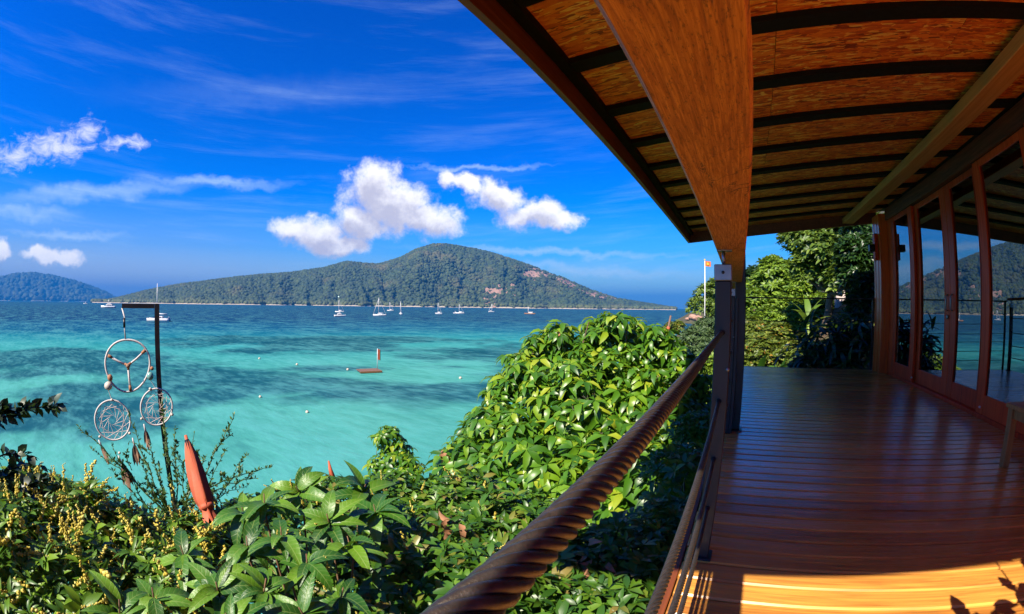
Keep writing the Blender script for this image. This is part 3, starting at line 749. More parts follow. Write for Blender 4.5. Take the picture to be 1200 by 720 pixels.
# ================================================================== low bench at the wall
bench = empty('low_bench', (2.25, 2.5, -1.0), 'low brown wooden bench standing against the glazed wall', 'bench')
MB().bbox(2.00, 2.50, 1.95, 3.02, -.605, -.575, .004).build('seat', M['bench_wood'], bench)
for x in (2.015, 2.425):
    for y in (1.97, 2.945): MB().bbox(x, x + .055, y, y + .06, -.999, -.6055, .004).build('leg', M['bench_wood'], bench)
for x in (2.03, 2.44): MB().bbox(x, x + .025, 2.032, 2.943, -.67, -.606, .003).build('apron', M['bench_wood'], bench)

# ================================================================== vegetation
def blade(L, wd, droop, fold=.25, st=3, start=.15, tip=1.0, curl=0.):
    """one leaf along +Y from the origin, normal +Z; st rows between base and tip -> verts, tris"""
    V = [(0, 0, 0)]; T = []
    ang = start; y = 0.; z = 0.; px_ = [(0., 0.)]
    for i in range(st + 1):
        ds = L / (st + 1); ang2 = start - droop * (i + .5) / (st + 1)
        y += ds * math.cos(ang2); z += ds * math.sin(ang2); px_.append((y, z))
    for i in range(1, st + 1):
        s = i / (st + 1); wv = wd * .5 * (math.sin(PI * s ** .85) ** .8) * (1.05 - .25 * s * tip)
        yy, zz = px_[i]; V += [(-wv, yy - curl * wv, zz + fold * wv), (0, yy, zz), (wv, yy - curl * wv, zz + fold * wv)]
    V.append((0, *px_[-1])); e = len(V) - 1
    T += [(0, 2, 1), (0, 3, 2)]
    for i in range(st - 1):
        a = 1 + 3 * i; b = a + 3
        T += [(a, a+1, b+1), (a, b+1, b), (a+1, a+2, b+2), (a+1, b+2, b+1)]
    a = 1 + 3 * (st - 1); T += [(a, a+1, e), (a+1, a+2, e)]
    return np.array(V, float), np.array(T)
def whorl(k, L, wd, droop, start, rng, st=2, stalk=.04, jit=.25):
    parts = []
    for i in range(k):
        V, T = blade(L * rng.uniform(.75, 1.1), wd * rng.uniform(.85, 1.1), droop * rng.uniform(.7, 1.3), .3, st, start + rng.uniform(-.2, .2))
        V = V + np.array([0, L * stalk, 0])
        a = 2 * PI * i / k + rng.uniform(-jit, jit); c, s = math.cos(a), math.sin(a)
        tw = rng.uniform(-.4, .4); ct, stt = math.cos(tw), math.sin(tw)
        V = V @ np.array([[ct, 0, stt], [0, 1, 0], [-stt, 0, ct]]).T
        parts.append((V @ np.array([[c, -s, 0], [s, c, 0], [0, 0, 1]]).T, T))
    return merge(parts)
rg = np.random.default_rng(3)
WH = [whorl(k, 1., .38, 1.35, .15, rg) for k in (5, 6, 5, 7)]              # drooping palmate clusters, unit leaflets
WS = [whorl(k, 1., .40, .6, .55, rg, jit=.5) for k in (5, 4, 6)]           # ordinary leafy twig ends
WL_ = [whorl(k, 1., .22, .9, .7, rg, jit=.5) for k in (6, 7)]              # narrow leaves
def raceme(rng, n=26, L=1.):
    V0 = np.array([(1,0,0),(-1,0,0),(0,1,0),(0,-1,0),(0,0,1),(0,0,-1)], float); T0 = np.array([(0,2,4),(2,1,4),(1,3,4),(3,0,4),(2,0,5),(1,2,5),(3,1,5),(0,3,5)])
    parts = []
    for i in range(n):
        s = i / n; r = .075 * (1 - .4 * s)
        p = np.array([rng.uniform(-.085, .085) * (1 - s * .6) + .12 * s * s, rng.uniform(-.085, .085) * (1 - s * .6), s * L])
        parts.append((V0 * r * rng.uniform(.6, 1.1) + p, T0))
    return merge(parts)
RC = [raceme(rg) for _ in range(3)]
def meshes(bases, name, mat):
    out = []
    for V, T in bases:
        me = tmesh(name, V, T); me.materials.append(mat); out.append(me)
    return out
def crown_points(lobes, n, rng, shell=.32, squash=1.0, gaps=.0):
    """points through the outer shell of a union of lobes -> positions, outward directions"""
    c = np.array([l[:3] for l in lobes]); r = np.array([l[3] for l in lobes])
    P_ = []; D_ = []; got = 0
    while got < n:
        m = n * 2
        k = rng.choice(len(r), m, p=r**2 / (r**2).sum())
        d = unit(rng.normal(size=(m, 3))); d[:, 2] = np.where(d[:, 2] < -.35, -d[:, 2], d[:, 2])
        q = 1 - shell * rng.random(m) ** 1.6
        bump = np.array([mnoise.noise(Vector((x*2.3 + kk, y*2.3, z*2.3))) for (x, y, z), kk in zip(d, k)])
        p = c[k] + d * (r[k] * q * (1 + .22 * bump))[:, None] * np.array([1, 1, squash])
        inside = np.zeros(m, bool)
        for j in range(len(r)):
            inside |= (np.linalg.norm((p - c[j]) / np.array([1, 1, squash]), axis=1) < r[j] * (1 - shell * 1.05)) & (k != j)
        keep = ~inside & (bump > -.62 + gaps)
        P_.append(p[keep]); D_.append(d[keep]); got += keep.sum()
    return np.concatenate(P_)[:n], np.concatenate(D_)[:n]
def limb_mesh(mb, a, b, r0, r1, rng, wob=.06, n=5, sides=6):
    a = np.array(a, float); b = np.array(b, float); pts = []
    L = np.linalg.norm(b - a)
    for i in range(n + 1):
        s = i / n; p = a + (b - a) * s + np.array([0, 0, -.12 * L]) * math.sin(PI * s) * .5
        if 0 < i < n: p = p + rng.normal(0, wob * L * .25, 3)
        pts.append(p)
    mb.tube(pts, [r0 + (r1 - r0) * i / n for i in range(n + 1)], sides, False)
def put(me, name, parent, p, rot, s):
    o = bpy.data.objects.new(name, me); C.objects.link(o); o.parent = parent
    m4 = Matrix.Identity(4)
    for i in range(3):
        for j in range(3): m4[i][j] = float(rot[i][j]) * float(s)
    q = np.asarray(p) - WL[parent]
    m4[0][3], m4[1][3], m4[2][3] = map(float, q)
    o.matrix_local = m4; return o
def plant(name, label, cat, lobes, n, bases, mat, size, seed, root=None, single=0, up=.8, shell=.34, group=None, part='leaf_cluster', limbs=14, trunk_r=.06, squash=1.0, gaps=0., bark='bark'):
    """a shrub or tree: trunk with limbs, single leaf clusters as parts, the rest of the crown as one part"""
    rng = np.random.default_rng(seed)
    c = np.array([l[:3] for l in lobes]); r = np.array([l[3] for l in lobes])
    if root is None:
        x, y = (c[:, :2] * r[:, None]).sum(0) / r.sum(); root = (x, y, ground_z(x, y) - .05)
    t = empty(name, root, label, cat, group)
    P_, D_ = crown_points(lobes, n, rng, shell, squash, gaps)
    ax = unit(D_ * .7 + np.array([0, 0, up]) + rng.normal(0, .28, P_.shape))
    rot = frames(ax, rng.random(n) * 6.28); s = size * (.7 + .55 * rng.random(n)); kind = rng.integers(0, len(bases), n)
    mes = meshes(bases, part, mat)
    dist = np.linalg.norm(P_, axis=1) + 1.2 * (unit(-P_) * D_).sum(1) * -1
    order = np.argsort(dist)
    one = set(order[:single].tolist())
    for i in order[:single]: put(mes[kind[i]], part, t, P_[i], rot[i], s[i])
    rest = np.array([i for i in range(n) if i not in one], int)
    if len(rest):
        parts = [scatter(bases[k], P_[rest[kind[rest] == k]], rot[rest[kind[rest] == k]], s[rest[kind[rest] == k]]) for k in range(len(bases)) if (kind[rest] == k).any()]
        V, T = merge(parts)
        o = link('crown', tmesh('crown', V - np.array(root), T), mat, t); o['kind'] = 'stuff'
    if limbs:
        mb = MB(); root = np.array(root, float)
        mid = root + (c.mean(0) - root) * .55
        limb_mesh(mb, root, mid, trunk_r, trunk_r * .7, rng, .05, 6, 8)
        for i in range(limbs):
            j = i % len(lobes); tgt = c[j] + unit(rng.normal(size=(1, 3)))[0] * r[j] * .75; tgt[2] = max(tgt[2], root[2] + .1)
            a = mid + (c[j] - mid) * rng.uniform(0, .3)
            limb_mesh(mb, a, tgt, trunk_r * .45, trunk_r * .1, rng, .14, 5, 5)
        mb.build('trunk', M[bark], t, True)
    return t, P_, D_
def lobe(px, py, d, rpx): p = pix(px, py, d); return (p[0], p[1], p[2], rpx / LF * d)

# --- the big bush beside the railing
bush, BP, BD = plant('compound_leaf_tree', 'large bright green bush with drooping five-fingered leaves beside the railing', 'bush',
    [lobe(718, 425, 7.52, 52), lobe(665, 440, 7.20, 50), lobe(770, 450, 7.52, 55), lobe(625, 475, 6.88, 55), lobe(690, 500, 6.72, 85), lobe(765, 520, 6.72, 80), lobe(590, 525, 6.40, 55),
     lobe(555, 560, 6.08, 50), lobe(640, 570, 5.92, 80), lobe(730, 600, 5.60, 95), lobe(808, 500, 7.04, 48), lobe(640, 415, 7.52, 28), lobe(745, 396, 7.68, 22), lobe(700, 392, 7.68, 20)] + [lobe(a_, b_, 7.0, r_) for a_, b_, r_ in ((612, 432, 18), (655, 392, 15), (725, 380, 14), (772, 398, 17), (585, 468, 20), (548, 520, 20), (528, 548, 18), (800, 432, 20), (566, 496, 16), (684, 382, 11), (628, 404, 12), (822, 455, 16), (600, 425, 9))],
    2100, WH, M['leaf_main'], .235, 21, None, 300, .9, .42, limbs=30, trunk_r=.1)
sp, _, _ = plant('sapling', 'slim leafy sapling standing clear against the water beside the big bush', 'tree',
    [lobe(455, 515, 3.9, 17), lobe(462, 540, 3.9, 24), lobe(450, 560, 3.9, 24), lobe(480, 565, 3.8, 26), lobe(500, 585, 3.7, 28)], 260, WH, M['leaf_main'], .085, 22, None, 80, .9, .5, limbs=10, trunk_r=.02)
# --- mid-green shrubs below it
sh, SP_, SD_ = plant('flowering_shrub', 'mid green shrub with a few yellow sprays under the nearest wire rope', 'shrub',
    [lobe(470, 620, 3.0, 60), lobe(540, 620, 3.0, 65), lobe(420, 650, 2.7, 50), lobe(500, 680, 2.5, 80), lobe(600, 660, 2.7, 80), lobe(560, 720, 2.2, 80), lobe(440, 720, 2.2, 70), lobe(660, 710, 2.5, 80), lobe(395, 600, 3.2, 34), lobe(370, 585, 3.3, 24), lobe(300, 635, 3.0, 46), lobe(345, 615, 3.1, 40), lobe(250, 665, 2.7, 50), lobe(330, 690, 2.5, 70), lobe(200, 650, 2.8, 42), lobe(390, 690, 2.4, 70), lobe(120, 690, 2.6, 60), lobe(40, 700, 2.6, 70)],
    3600, WS, M['leaf_shrub'], .080, 23, None, 300, .7, .36, limbs=26, trunk_r=.05)
sh2, _, _ = plant('shady_shrub', 'dark green shrub in the shade along the edge of the deck', 'shrub',
    [lobe(740, 690, 2.6, 80), lobe(790, 640, 3.0, 55), lobe(800, 570, 3.6, 50), lobe(700, 760, 2.2, 80), lobe(815, 520, 4.4, 34)],
    1200, WS, M['leaf_shrub'], .085, 24, None, 200, .8, .36, limbs=16, trunk_r=.04)
# --- yellow-flowered shrub on the left
yl = [lobe(40, 610, 2.5, 46), lobe(90, 640, 2.3, 62), lobe(20, 680, 2.0, 70), lobe(150, 660, 2.2, 58), lobe(215, 665, 2.2, 50), lobe(100, 720, 1.9, 70), lobe(200, 720, 1.9, 66), lobe(75, 600, 2.6, 26), lobe(262, 640, 2.5, 36), lobe(-60, 640, 2.3, 70)]
ys_, YP, YD = plant('yellow_blossom_shrub', 'shrub thick with yellow blossom sprays at the foot of the dream catcher stand', 'shrub', yl, 2000, WS + WL_, M['leaf_blossom'], .066, 25, None, 200, .6, .36, limbs=24, trunk_r=.04)
rc_me = meshes(RC, 'blossom_spray', M['flower'])
def sprays(t, P_, D_, n, size, seed, thr=.2):
    rng = np.random.default_rng(seed); ok = np.where((D_[:, 2] > thr - .6) & ((unit(-P_) * D_).sum(1) > -.1))[0]; idx = rng.choice(ok, min(n, len(ok)), replace=False)
    ax = unit(D_[idx] * .9 + np.array([0, 0, .5]) + rng.normal(0, .45, (len(idx), 3))); rot = frames(ax, rng.random(len(idx)) * 6.28)
    for k, i in enumerate(idx): put(rc_me[k % 3], 'blossom_spray', t, P_[i] - ax[k] * .01, rot[k], size * rng.uniform(.7, 1.3))
sprays(ys_, YP, YD, 295, .125, 1)
sprays(sh, SP_, SD_, 140, .10, 2)
rngb = np.random.default_rng(8); ib = rngb.choice(np.where(YD[:, 2] > -.3)[0], 330, replace=False)
ab = unit(YD[ib] * .9 + np.array([0, 0, .3]) + rngb.normal(0, .6, (330, 3)))
V, T = merge([scatter(RC[k], YP[ib[k::3]], frames(ab[k::3], rngb.random(110) * 6.28), rngb.uniform(.06, .12, 110)) for k in range(3)])
o = link('blossom', tmesh('blossom', V - WL[ys_], T), M['flower'], ys_); o['kind'] = 'stuff'
# --- large-leaved plant in the foreground: every leaf a part
bl_bases = [blade(1., .34, 1.3, .30, 7, .35, 1.0, .15), blade(1., .31, .8, .42, 7, .15, 1.0, .2), blade(1., .36, 1.8, .25, 7, .6, 1.0, .1), blade(1., .33, 1.1, .6, 7, .2, 1.0, .1)]
bl_me = meshes(bl_bases, 'leaf', M['leaf_big'])
for me in bl_me: me.polygons.foreach_set('use_smooth', [True] * len(me.polygons))
rng = np.random.default_rng(31)
tips = [(310, 590, 1.75), (350, 575, 1.8), (385, 610, 1.7), (330, 630, 1.55), (410, 640, 1.65), (290, 640, 1.6), (360, 660, 1.45), (255, 690, 1.4), (310, 690, 1.35), (400, 700, 1.4), (215, 650, 1.7), (180, 700, 1.45), (355, 720, 1.3), (440, 600, 2.1), (140, 715, 1.45), (285, 600, 1.85), (425, 575, 2.3), (270, 730, 1.25)]
broot = pix(310, 720, 1.9); broot[2] = ground_z(broot[0], broot[1])
blp = empty('large_leaved_shrub', tuple(broot), 'shrub with large glossy pointed leaves in front of the dream catcher', 'shrub')
mb = MB(); stem0 = broot + np.array([0, 0, .9])
limb_mesh(mb, broot, stem0, .025, .018, rng)
for (px, py, d) in tips:
    p = pix(px, py, d); ax0 = unit((unit(-p[None])[0] * .35 + np.array([0, 0, .9]) + rng.normal(0, .25, 3))[None])[0]
    limb_mesh(mb, stem0, p - ax0 * .05, .010, .004, rng, .12, 6, 5); mb.tube([p - ax0 * .06, p + ax0 * .04], [.004, .002], 5)
    for k in range(12):
        a = k * 2.4 + rng.uniform(-.3, .3); lift = rng.uniform(-.5, .7)
        F_ = frames(ax0[None], np.array([a]))[0]; y = unit((F_[:, 1] * math.cos(lift) + F_[:, 2] * math.sin(lift))[None])[0]
        zz = unit(np.cross(F_[:, 0], y)[None])[0]
        put(bl_me[rng.integers(0, 4)], 'leaf', blp, p - ax0 * .012 * (k % 5), np.stack([np.cross(y, zz), y, zz], 1), rng.uniform(.10, .165) * d / 1.55)
mb.build('stem', M['twig'], blp, True)
sprays(blp, np.array([pix(*t_) for t_ in [(px + rng.uniform(-25, 25), py + rng.uniform(0, 40), d) for px, py, d in tips for _ in range(3)]]), np.tile([[0, -.2, .9]], (len(tips) * 3, 1)), 40, .05, 5, .0)
# --- thorny shrub with long arching shoots round the stand: every shoot a part
SM = blade(1., .5, .5, .2, 1, .3)
def shoot(name, parent, p0, p1, bow, nl, ls, mat, seed, r0=.006, hang=0.):
    rng = np.random.default_rng(seed); p0 = np.array(p0); p1 = np.array(p1); pts = []
    for i in range(13):
        s = i / 12; pts.append(p0 + (p1 - p0) * s + np.array([0, 0, bow]) * math.sin(PI * s) + rng.normal(0, .004, 3))
    mb = MB(); mb.tube(pts, [r0 * (1 - .75 * i / 12) for i in range(13)], 5)
    V = np.array(mb.V); T = []
    for f in mb.F:
        for k in range(1, len(f) - 1): T.append((f[0], f[k], f[k+1]))
    parts = [(V, np.array(T))]
    k = rng.random(nl) * .88 + .12; fi = k * 12; ii = np.minimum(fi.astype(int), 11); pa = np.array(pts)
    pos = pa[ii] + (pa[ii + 1] - pa[ii]) * (fi - ii)[:, None]
    ddir = unit(pa[ii + 1] - pa[ii]); side = unit(rng.normal(size=(nl, 3)))
    y = unit(ddir * .55 + side * .7 + np.array([0, 0, .25 - hang]))
    x = unit(np.cross(y, rng.normal(size=(nl, 3)) * .6 + np.array([0, 0, 1.]))); z = np.cross(x, y)
    parts.append(scatter(SM, pos, np.stack([x, y, z], 2), ls * (.6 + .7 * rng.random(nl))))
    V, T = merge(parts); o = link(name, tmesh(name, V - WL[parent], T), mat, parent); return o
tr0 = pix(212, 645, 2.75); troot = np.array([tr0[0], tr0[1], ground_z(tr0[0], tr0[1])])
th = empty('thorny_shrub', tuple(troot), 'thorny shrub with long thin arching shoots wrapped round the black stand', 'shrub')
MB().tube([troot, troot + (tr0 - troot) * .6 + np.array([.03, 0, 0]), tr0], [.03, .025, .02], 7).build('stem', M['twig'], th, True)
ends_ = [((90, 500), 2.75, .06), ((130, 520), 2.7, .02), ((150, 480), 2.85, .0), ((190, 470), 2.9, .0), ((228, 505), 2.8, 0), ((275, 488), 2.85, .03), ((240, 535), 2.7, 0), ((165, 545), 2.6, 0), ((215, 540), 2.6, 0), ((255, 575), 2.6, 0), ((300, 560), 2.8, .05),
         ((318, 548), 2.9, .04), ((285, 545), 2.95, .03), ((120, 570), 2.6, .05), ((135, 590), 2.5, .03), ((185, 575), 2.5, 0), ((205, 500), 2.85, 0), ((260, 600), 2.5, .03), ((175, 520), 2.75, 0), ((232, 560), 2.6, 0), ((150, 610), 2.45, 0), ((265, 525), 2.9, 0)]
for i, ((px, py), d, bow) in enumerate(ends_):
    shoot('shoot', th, tr0 + np.array([0, 0, random.uniform(-.1, .25)]), pix(px, py, d), bow, 80, .025, M['leaf_thorn'], 50 + i)
    rngt = np.random.default_rng(400 + i); e_ = pix(px, py, d); b_ = tr0 + np.array([0, 0, .1])
    for k in range(2):
        f_ = rngt.uniform(.35, .9); q_ = b_ + (e_ - b_) * f_ + np.array([0, 0, bow * math.sin(PI * f_)])
        shoot('side_shoot', th, q_, q_ + (e_ - b_) * rngt.uniform(.12, .25) + rngt.normal(0, .07, 3), .01, 32, .024, M['leaf_thorn'], 600 + i * 5 + k, .003)
# --- dark branches reaching in from the left
lr = pix(-130, 620, 2.3); lroot = np.array([lr[0], lr[1], ground_z(lr[0], lr[1])])
dk = empty('dark_branched_shrub', tuple(lroot), 'dark shrub reaching over the water with thick-leaved horizontal branches', 'shrub')
MB().tube([lroot, (lroot + lr) / 2 + np.array([.05, 0, 0]), lr + np.array([0, 0, .3])], [.05, .04, .025], 7).build('stem', M['bark'], dk, True)
OB = blade(1., .62, .5, .15, 2, .2)
for i, (a, b, d, n, l) in enumerate([((-60, 520), (69, 473), 2.0, 110, .05), ((-60, 505), (30, 478), 2.0, 70, .05), ((-70, 560), (36, 530), 2.2, 60, .05), ((-70, 620), (60, 560), 2.3, 90, .062), ((-60, 640), (40, 590), 2.2, 80, .06), ((-80, 580), (50, 545), 2.4, 60, .055), ((-40, 660), (72, 575), 2.3, 70, .055), ((90, 640), (92, 565), 2.6, 14, .04), ((-40, 620), (20, 545), 2.2, 70, .055)]):
    SM_, SM = SM, OB
    shoot('branch', dk, pix(*a, d), pix(*b, d), .02, n, l, M['leaf_dark'], 90 + i, .008, .35); SM = SM_
# --- dry leaves caught in the shrubs
rng = np.random.default_rng(77)
dr_me = meshes([blade(1., .4, 1.6, .5, 3, .3, 1., .3)], 'dry_leaf', M['dry'])
def near_crown(px, py, P_):
    r0 = ray(px, py); u_ = unit(P_); return P_[np.argmax(u_ @ r0 - .004 * np.linalg.norm(P_, axis=1))]
for t_, spots, CP in ((bush, [(500, 528, 5.74), (520, 512, 5.89), (506, 520, 5.81), (650, 388, 6.82), (645, 395, 6.82), (512, 540, 5.58)], BP), (sh, [(520, 605, 2.8), (535, 615, 2.75), (545, 610, 2.75), (700, 650, 2.7), (690, 655, 2.7), (680, 660, 2.6), (510, 600, 2.8), (720, 665, 2.7)], SP_)):
    for px, py, d in spots:
        for k in range(3):
            ax = unit(rng.normal(size=(1, 3)) + np.array([[0, 0, -.8]])); put(dr_me[0], 'dry_leaf', t_, near_crown(px, py, CP) + rng.normal(0, .03, 3), frames(ax, np.array([rng.uniform(0, 6)]))[0][:, [0, 2, 1]] * np.array([1, 1, -1]), rng.uniform(.07, .12))

# --- garden beyond the far end of the deck
def tree(name, label, px, py, d, rpx, n, bases, mat, size, seed, extra=(), **kw):
    L = [lobe(px, py, d, rpx)] + [lobe(a, b, d * f, r) for a, b, f, r in extra]
    x, y = L[0][0] + kw.pop('dx', 0.), L[0][1]; root = (x, y, ground_z(x, y) - .1)
    return plant(name, label, kw.pop('cat', 'tree'), L, n, bases, mat, size, seed, root, **kw)
GT = 'trees on the hillside beyond the deck'
tree('spreading_tree', 'tall spreading olive green tree behind the far railing', 965, 300, 15, 34, 2600, WS, M['leaf_olive'], .23, 41, [(940, 285, 1.02, 20), (990, 280, .98, 24), (1005, 310, .95, 26), (950, 320, 1.0, 24), (1020, 285, 1., 26), (985, 330, .96, 22), (925, 278, 1.05, 12), (1040, 320, .97, 30)], group=GT, limbs=26, trunk_r=.16, gaps=.12)
tree('lime_tree', 'rounded lime green tree between the steel column and the spreading tree', 912, 335, 21, 26, 2200, WS, M['leaf_lime'], .27, 42, [(890, 345, 1.02, 18), (935, 350, .97, 22), (905, 318, 1.02, 16), (930, 325, 1.03, 18), (885, 365, .95, 22), (920, 372, .92, 24)], group=GT, limbs=16, trunk_r=.15, gaps=.08)
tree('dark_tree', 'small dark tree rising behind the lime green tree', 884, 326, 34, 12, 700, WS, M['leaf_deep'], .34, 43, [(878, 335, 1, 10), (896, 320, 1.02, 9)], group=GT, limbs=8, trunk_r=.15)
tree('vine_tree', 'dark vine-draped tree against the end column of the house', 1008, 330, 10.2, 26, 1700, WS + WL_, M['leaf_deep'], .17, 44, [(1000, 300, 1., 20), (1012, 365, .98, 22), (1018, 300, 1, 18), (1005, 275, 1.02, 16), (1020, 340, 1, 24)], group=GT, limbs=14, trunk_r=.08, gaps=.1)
tree('hedge', 'yellow green hedge just past the far railing', 895, 420, 14.5, 26, 1800, WS, M['leaf_hedge'], .17, 45, [(925, 425, .97, 24), (880, 395, 1.06, 20), (910, 398, 1.05, 18), (945, 430, .95, 24), (870, 430, 1.0, 22)], cat='hedge', limbs=12, trunk_r=.05)
tree('shrub_thicket', 'light green shrub between the hedge and the lime green tree', 900, 382, 17.5, 20, 1100, WS, M['leaf_lime'], .19, 46, [(935, 380, 1, 22), (875, 388, 1.02, 18), (960, 365, 1.03, 18)], cat='shrub', limbs=10, trunk_r=.06)
big = blade(1., .17, 1.3, .3, 4, .7, 1.)
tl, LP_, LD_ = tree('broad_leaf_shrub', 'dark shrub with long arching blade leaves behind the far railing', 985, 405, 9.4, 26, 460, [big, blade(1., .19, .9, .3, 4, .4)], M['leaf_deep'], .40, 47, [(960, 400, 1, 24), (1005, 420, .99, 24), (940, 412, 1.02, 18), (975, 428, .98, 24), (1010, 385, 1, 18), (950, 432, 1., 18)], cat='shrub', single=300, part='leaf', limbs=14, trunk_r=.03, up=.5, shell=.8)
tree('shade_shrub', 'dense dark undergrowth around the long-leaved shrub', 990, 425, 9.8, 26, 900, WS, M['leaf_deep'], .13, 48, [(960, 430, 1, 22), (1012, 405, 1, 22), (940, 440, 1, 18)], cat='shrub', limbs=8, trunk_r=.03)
# upright young banana-like leaves
up_ = pix(948, 372, 12.5); ur = (up_[0], up_[1], ground_z(up_[0], up_[1])); bn = empty('banana_plant', ur, 'young banana plant with upright pale leaves behind the hedge', 'plant')
bme = meshes([blade(1., .2, .7, .3, 4, 1.2), blade(1., .22, 1.0, .3, 4, 1.0)], 'leaf', M['leaf_lime'])
MB().tube([ur, up_], [.09, .05], 8).build('stem', M['leaf_lime'], bn, True)
for k in range(8):
    a = k * .8; put(bme[k % 2], 'leaf', bn, up_ + np.array([0, 0, -.05 * k]), frames(np.array([[0, 0, 1.]]), np.array([a]))[0], .75 + .1 * (k % 3))
# neighbouring bungalow glimpsed through the leaves
nb0 = pix(992, 360, 17.5); nb = empty('neighbour_bungalow', (nb0[0] + 1.2, nb0[1] + 1.5, ground_z(nb0[0], nb0[1])), 'ochre bungalow with a pale pillar half hidden by the trees', 'house')
zb = ground_z(nb0[0], nb0[1])
MB().bbox(nb0[0] + .05, nb0[0] + 4, nb0[1] + .4, nb0[1] + 3.5, zb - .3, nb0[2] + 1.2, .02).build('wall', M['ochre'], nb)
MB().bbox(nb0[0] - .42, nb0[0] - .06, nb0[1] - .1, nb0[1] + .25, zb - .3, nb0[2] + 1.9, .02).build('pillar', M['pinkish'], nb)
MB().bbox(nb0[0] - 1.0, nb0[0] + 4.6, nb0[1] - .7, nb0[1] + 4, nb0[2] + 1.95, nb0[2] + 2.15, .02).build('roof', M['dark_wood'], nb)
# --- slope to the left of the post
tree('slope_tree', 'green tree on the slope beside the flagpole', 828, 350, 46, 15, 900, WS, M['leaf_olive'], .42, 61, [(838, 340, 1, 12), (818, 362, .98, 13), (850, 350, 1, 16), (842, 366, .97, 14)], limbs=10, trunk_r=.2, group=GT)
tree('feathery_shrub', 'grey green feathery shrub on the slope above the boulders', 818, 405, 26, 22, 1500, WL_, M['leaf_gray'], .34, 62, [(830, 390, 1.02, 16), (806, 412, 1, 14), (835, 420, .95, 20), (845, 385, 1, 14)], cat='shrub', limbs=10, trunk_r=.08)
tree('red_tipped_shrub', 'low shrub with reddish tips between the boulder and the leaning pole', 786, 388, 60, 9, 420, WS, M['leaf_hedge'], .45, 63, [(795, 384, 1, 7), (780, 392, 1, 5)], cat='shrub', limbs=6, trunk_r=.08)
tree('leafy_bank', 'yellow green shrub below the feathery shrub next to the post', 825, 450, 14, 26, 1200, WL_ + WS, M['leaf_lime'], .2, 64, [(810, 440, 1, 18), (838, 430, 1, 20), (815, 470, .9, 26), (845, 460, .95, 22)], cat='shrub', limbs=10, trunk_r=.05)
tree('headland_tree', 'tree on the headland behind the flagpole', 836, 352, 110, 9, 400, WS, M['leaf_deep'], .8, 65, [(845, 346, 1, 8), (828, 358, 1, 6)], limbs=6, trunk_r=.3, group=GT)
tree('hill_tree', 'pale tree behind the post on the hillside', 868, 350, 40, 16, 900, WS, M['leaf_lime'], .40, 66, [(876, 342, 1, 12), (858, 356, 1, 12), (880, 356, .96, 14)], limbs=8, trunk_r=.2, group=GT)
# undergrowth over the slope
rng = np.random.default_rng(9); pts = []; szs = []
while len(pts) < 7000:
    if rng.random() < .62: x, y, s = rng.uniform(-15, -.3), rng.uniform(-3, 14), rng.uniform(.05, .12)
    else: x, y, s = rng.uniform(-18, 16), rng.uniform(9.2, 90), rng.uniform(.2, .5)
    z = ground_z(x, y)
    if z > SEA + .7 and not (x > -.6 and y < 9.0): pts.append((x, y, z + s * .6)); szs.append(s)
pts = np.array(pts); n = len(pts); ax = unit(rng.normal(0, .4, (n, 3)) + np.array([-.2, 0, 1.]))
V, T = merge([scatter(WS[k], pts[k::3], frames(ax[k::3], rng.random(len(pts[k::3])) * 6.28), np.array(szs)[k::3] * 1.5) for k in range(3)])
tag(link('undergrowth', tmesh('undergrowth', V, T), M['leaf_shrub']), 'low green undergrowth covering the slope', 'undergrowth', None, 'stuff')
# potted plant behind the camera: its leaves throw the shadow on the sunny boards
pp = empty('potted_plant', (1.22, .45, -1.0), 'potted broad-leaved plant whose leaves shade the sunny boards', 'plant')
MB().lathe((1.22, .45, -1.0), [(.10, .002), (.14, .02), (.17, .24), (.185, .25), (.185, .28), (.15, .28), (.14, .24)], 18).build('pot', M['pot'], pp, True)
mb = MB(); rng = np.random.default_rng(4); ppm = meshes([blade(1., .55, .9, .2, 4, .4)], 'leaf', M['leaf_big'])
for k in range(18):
    e = np.array([1.15 + rng.uniform(-.25, .32), .42 + rng.uniform(-.12, .2), rng.uniform(-.28, .34)])
    limb_mesh(mb, (1.22, .45, -.75), e, .008, .004, rng, .1, 4, 5); 
    for q in range(3): put(ppm[0], 'leaf', pp, e, frames(np.array([[rng.uniform(-.4, .4), rng.uniform(-.8, .0), 1.]]), np.array([q * 2.1 + rng.uniform(-.4, .4)]))[0], rng.uniform(.09, .15))
mb.build('stem', M['twig'], pp, True)

# ================================================================== dream catcher on its stand
D0 = 2.9
pt_ = pix(184, 359, D0); bx_, by_ = pt_[0], pt_[1]; gz = ground_z(bx_, by_)
vx = unit(np.array([[by_, -bx_, 0.]]))[0]                    # to the right as seen from the deck
vy = unit(np.array([[bx_, by_, 0.]]))[0]
def dc(px, py, off=0.):
    v = ray(px, py); k = (pt_ @ vy + off) / (v @ vy); return v * k
st_ = empty('metal_stand', (bx_, by_, gz), 'black square metal stand holding the dream catcher above the shrubs', 'stand')
tz = pt_[2]
def bar(a, b, wd):                                           # square bar between two points
    a = np.array(a); b = np.array(b); t = unit((b - a)[None])[0]; u = vy; v = np.cross(t, u); V = []
    for p in (a, b):
        for s, q in ((-1, -1), (1, -1), (1, 1), (-1, 1)): V.append(p + u * s * wd / 2 + v * q * wd / 2)
    return V, [(0,1,2,3)[::-1], (4,5,6,7), (0,1,5,4), (1,2,6,5), (2,3,7,6), (3,0,4,7)]
obj('upright', *bar((bx_, by_, gz - .1), (bx_, by_, tz + .014), .030), M['steel_black'], st_)
arm = dc(143, 357); arm = pt_ + vx * float((arm - pt_) @ vx)
obj('arm', *bar(pt_ - vx * .016, arm, .026), M['steel_black'], st_)
dcat = empty('dream_catcher', tuple(arm), 'white corded dream catcher with three hoops, beads and brown feathers', 'dream catcher')
FO = -.035
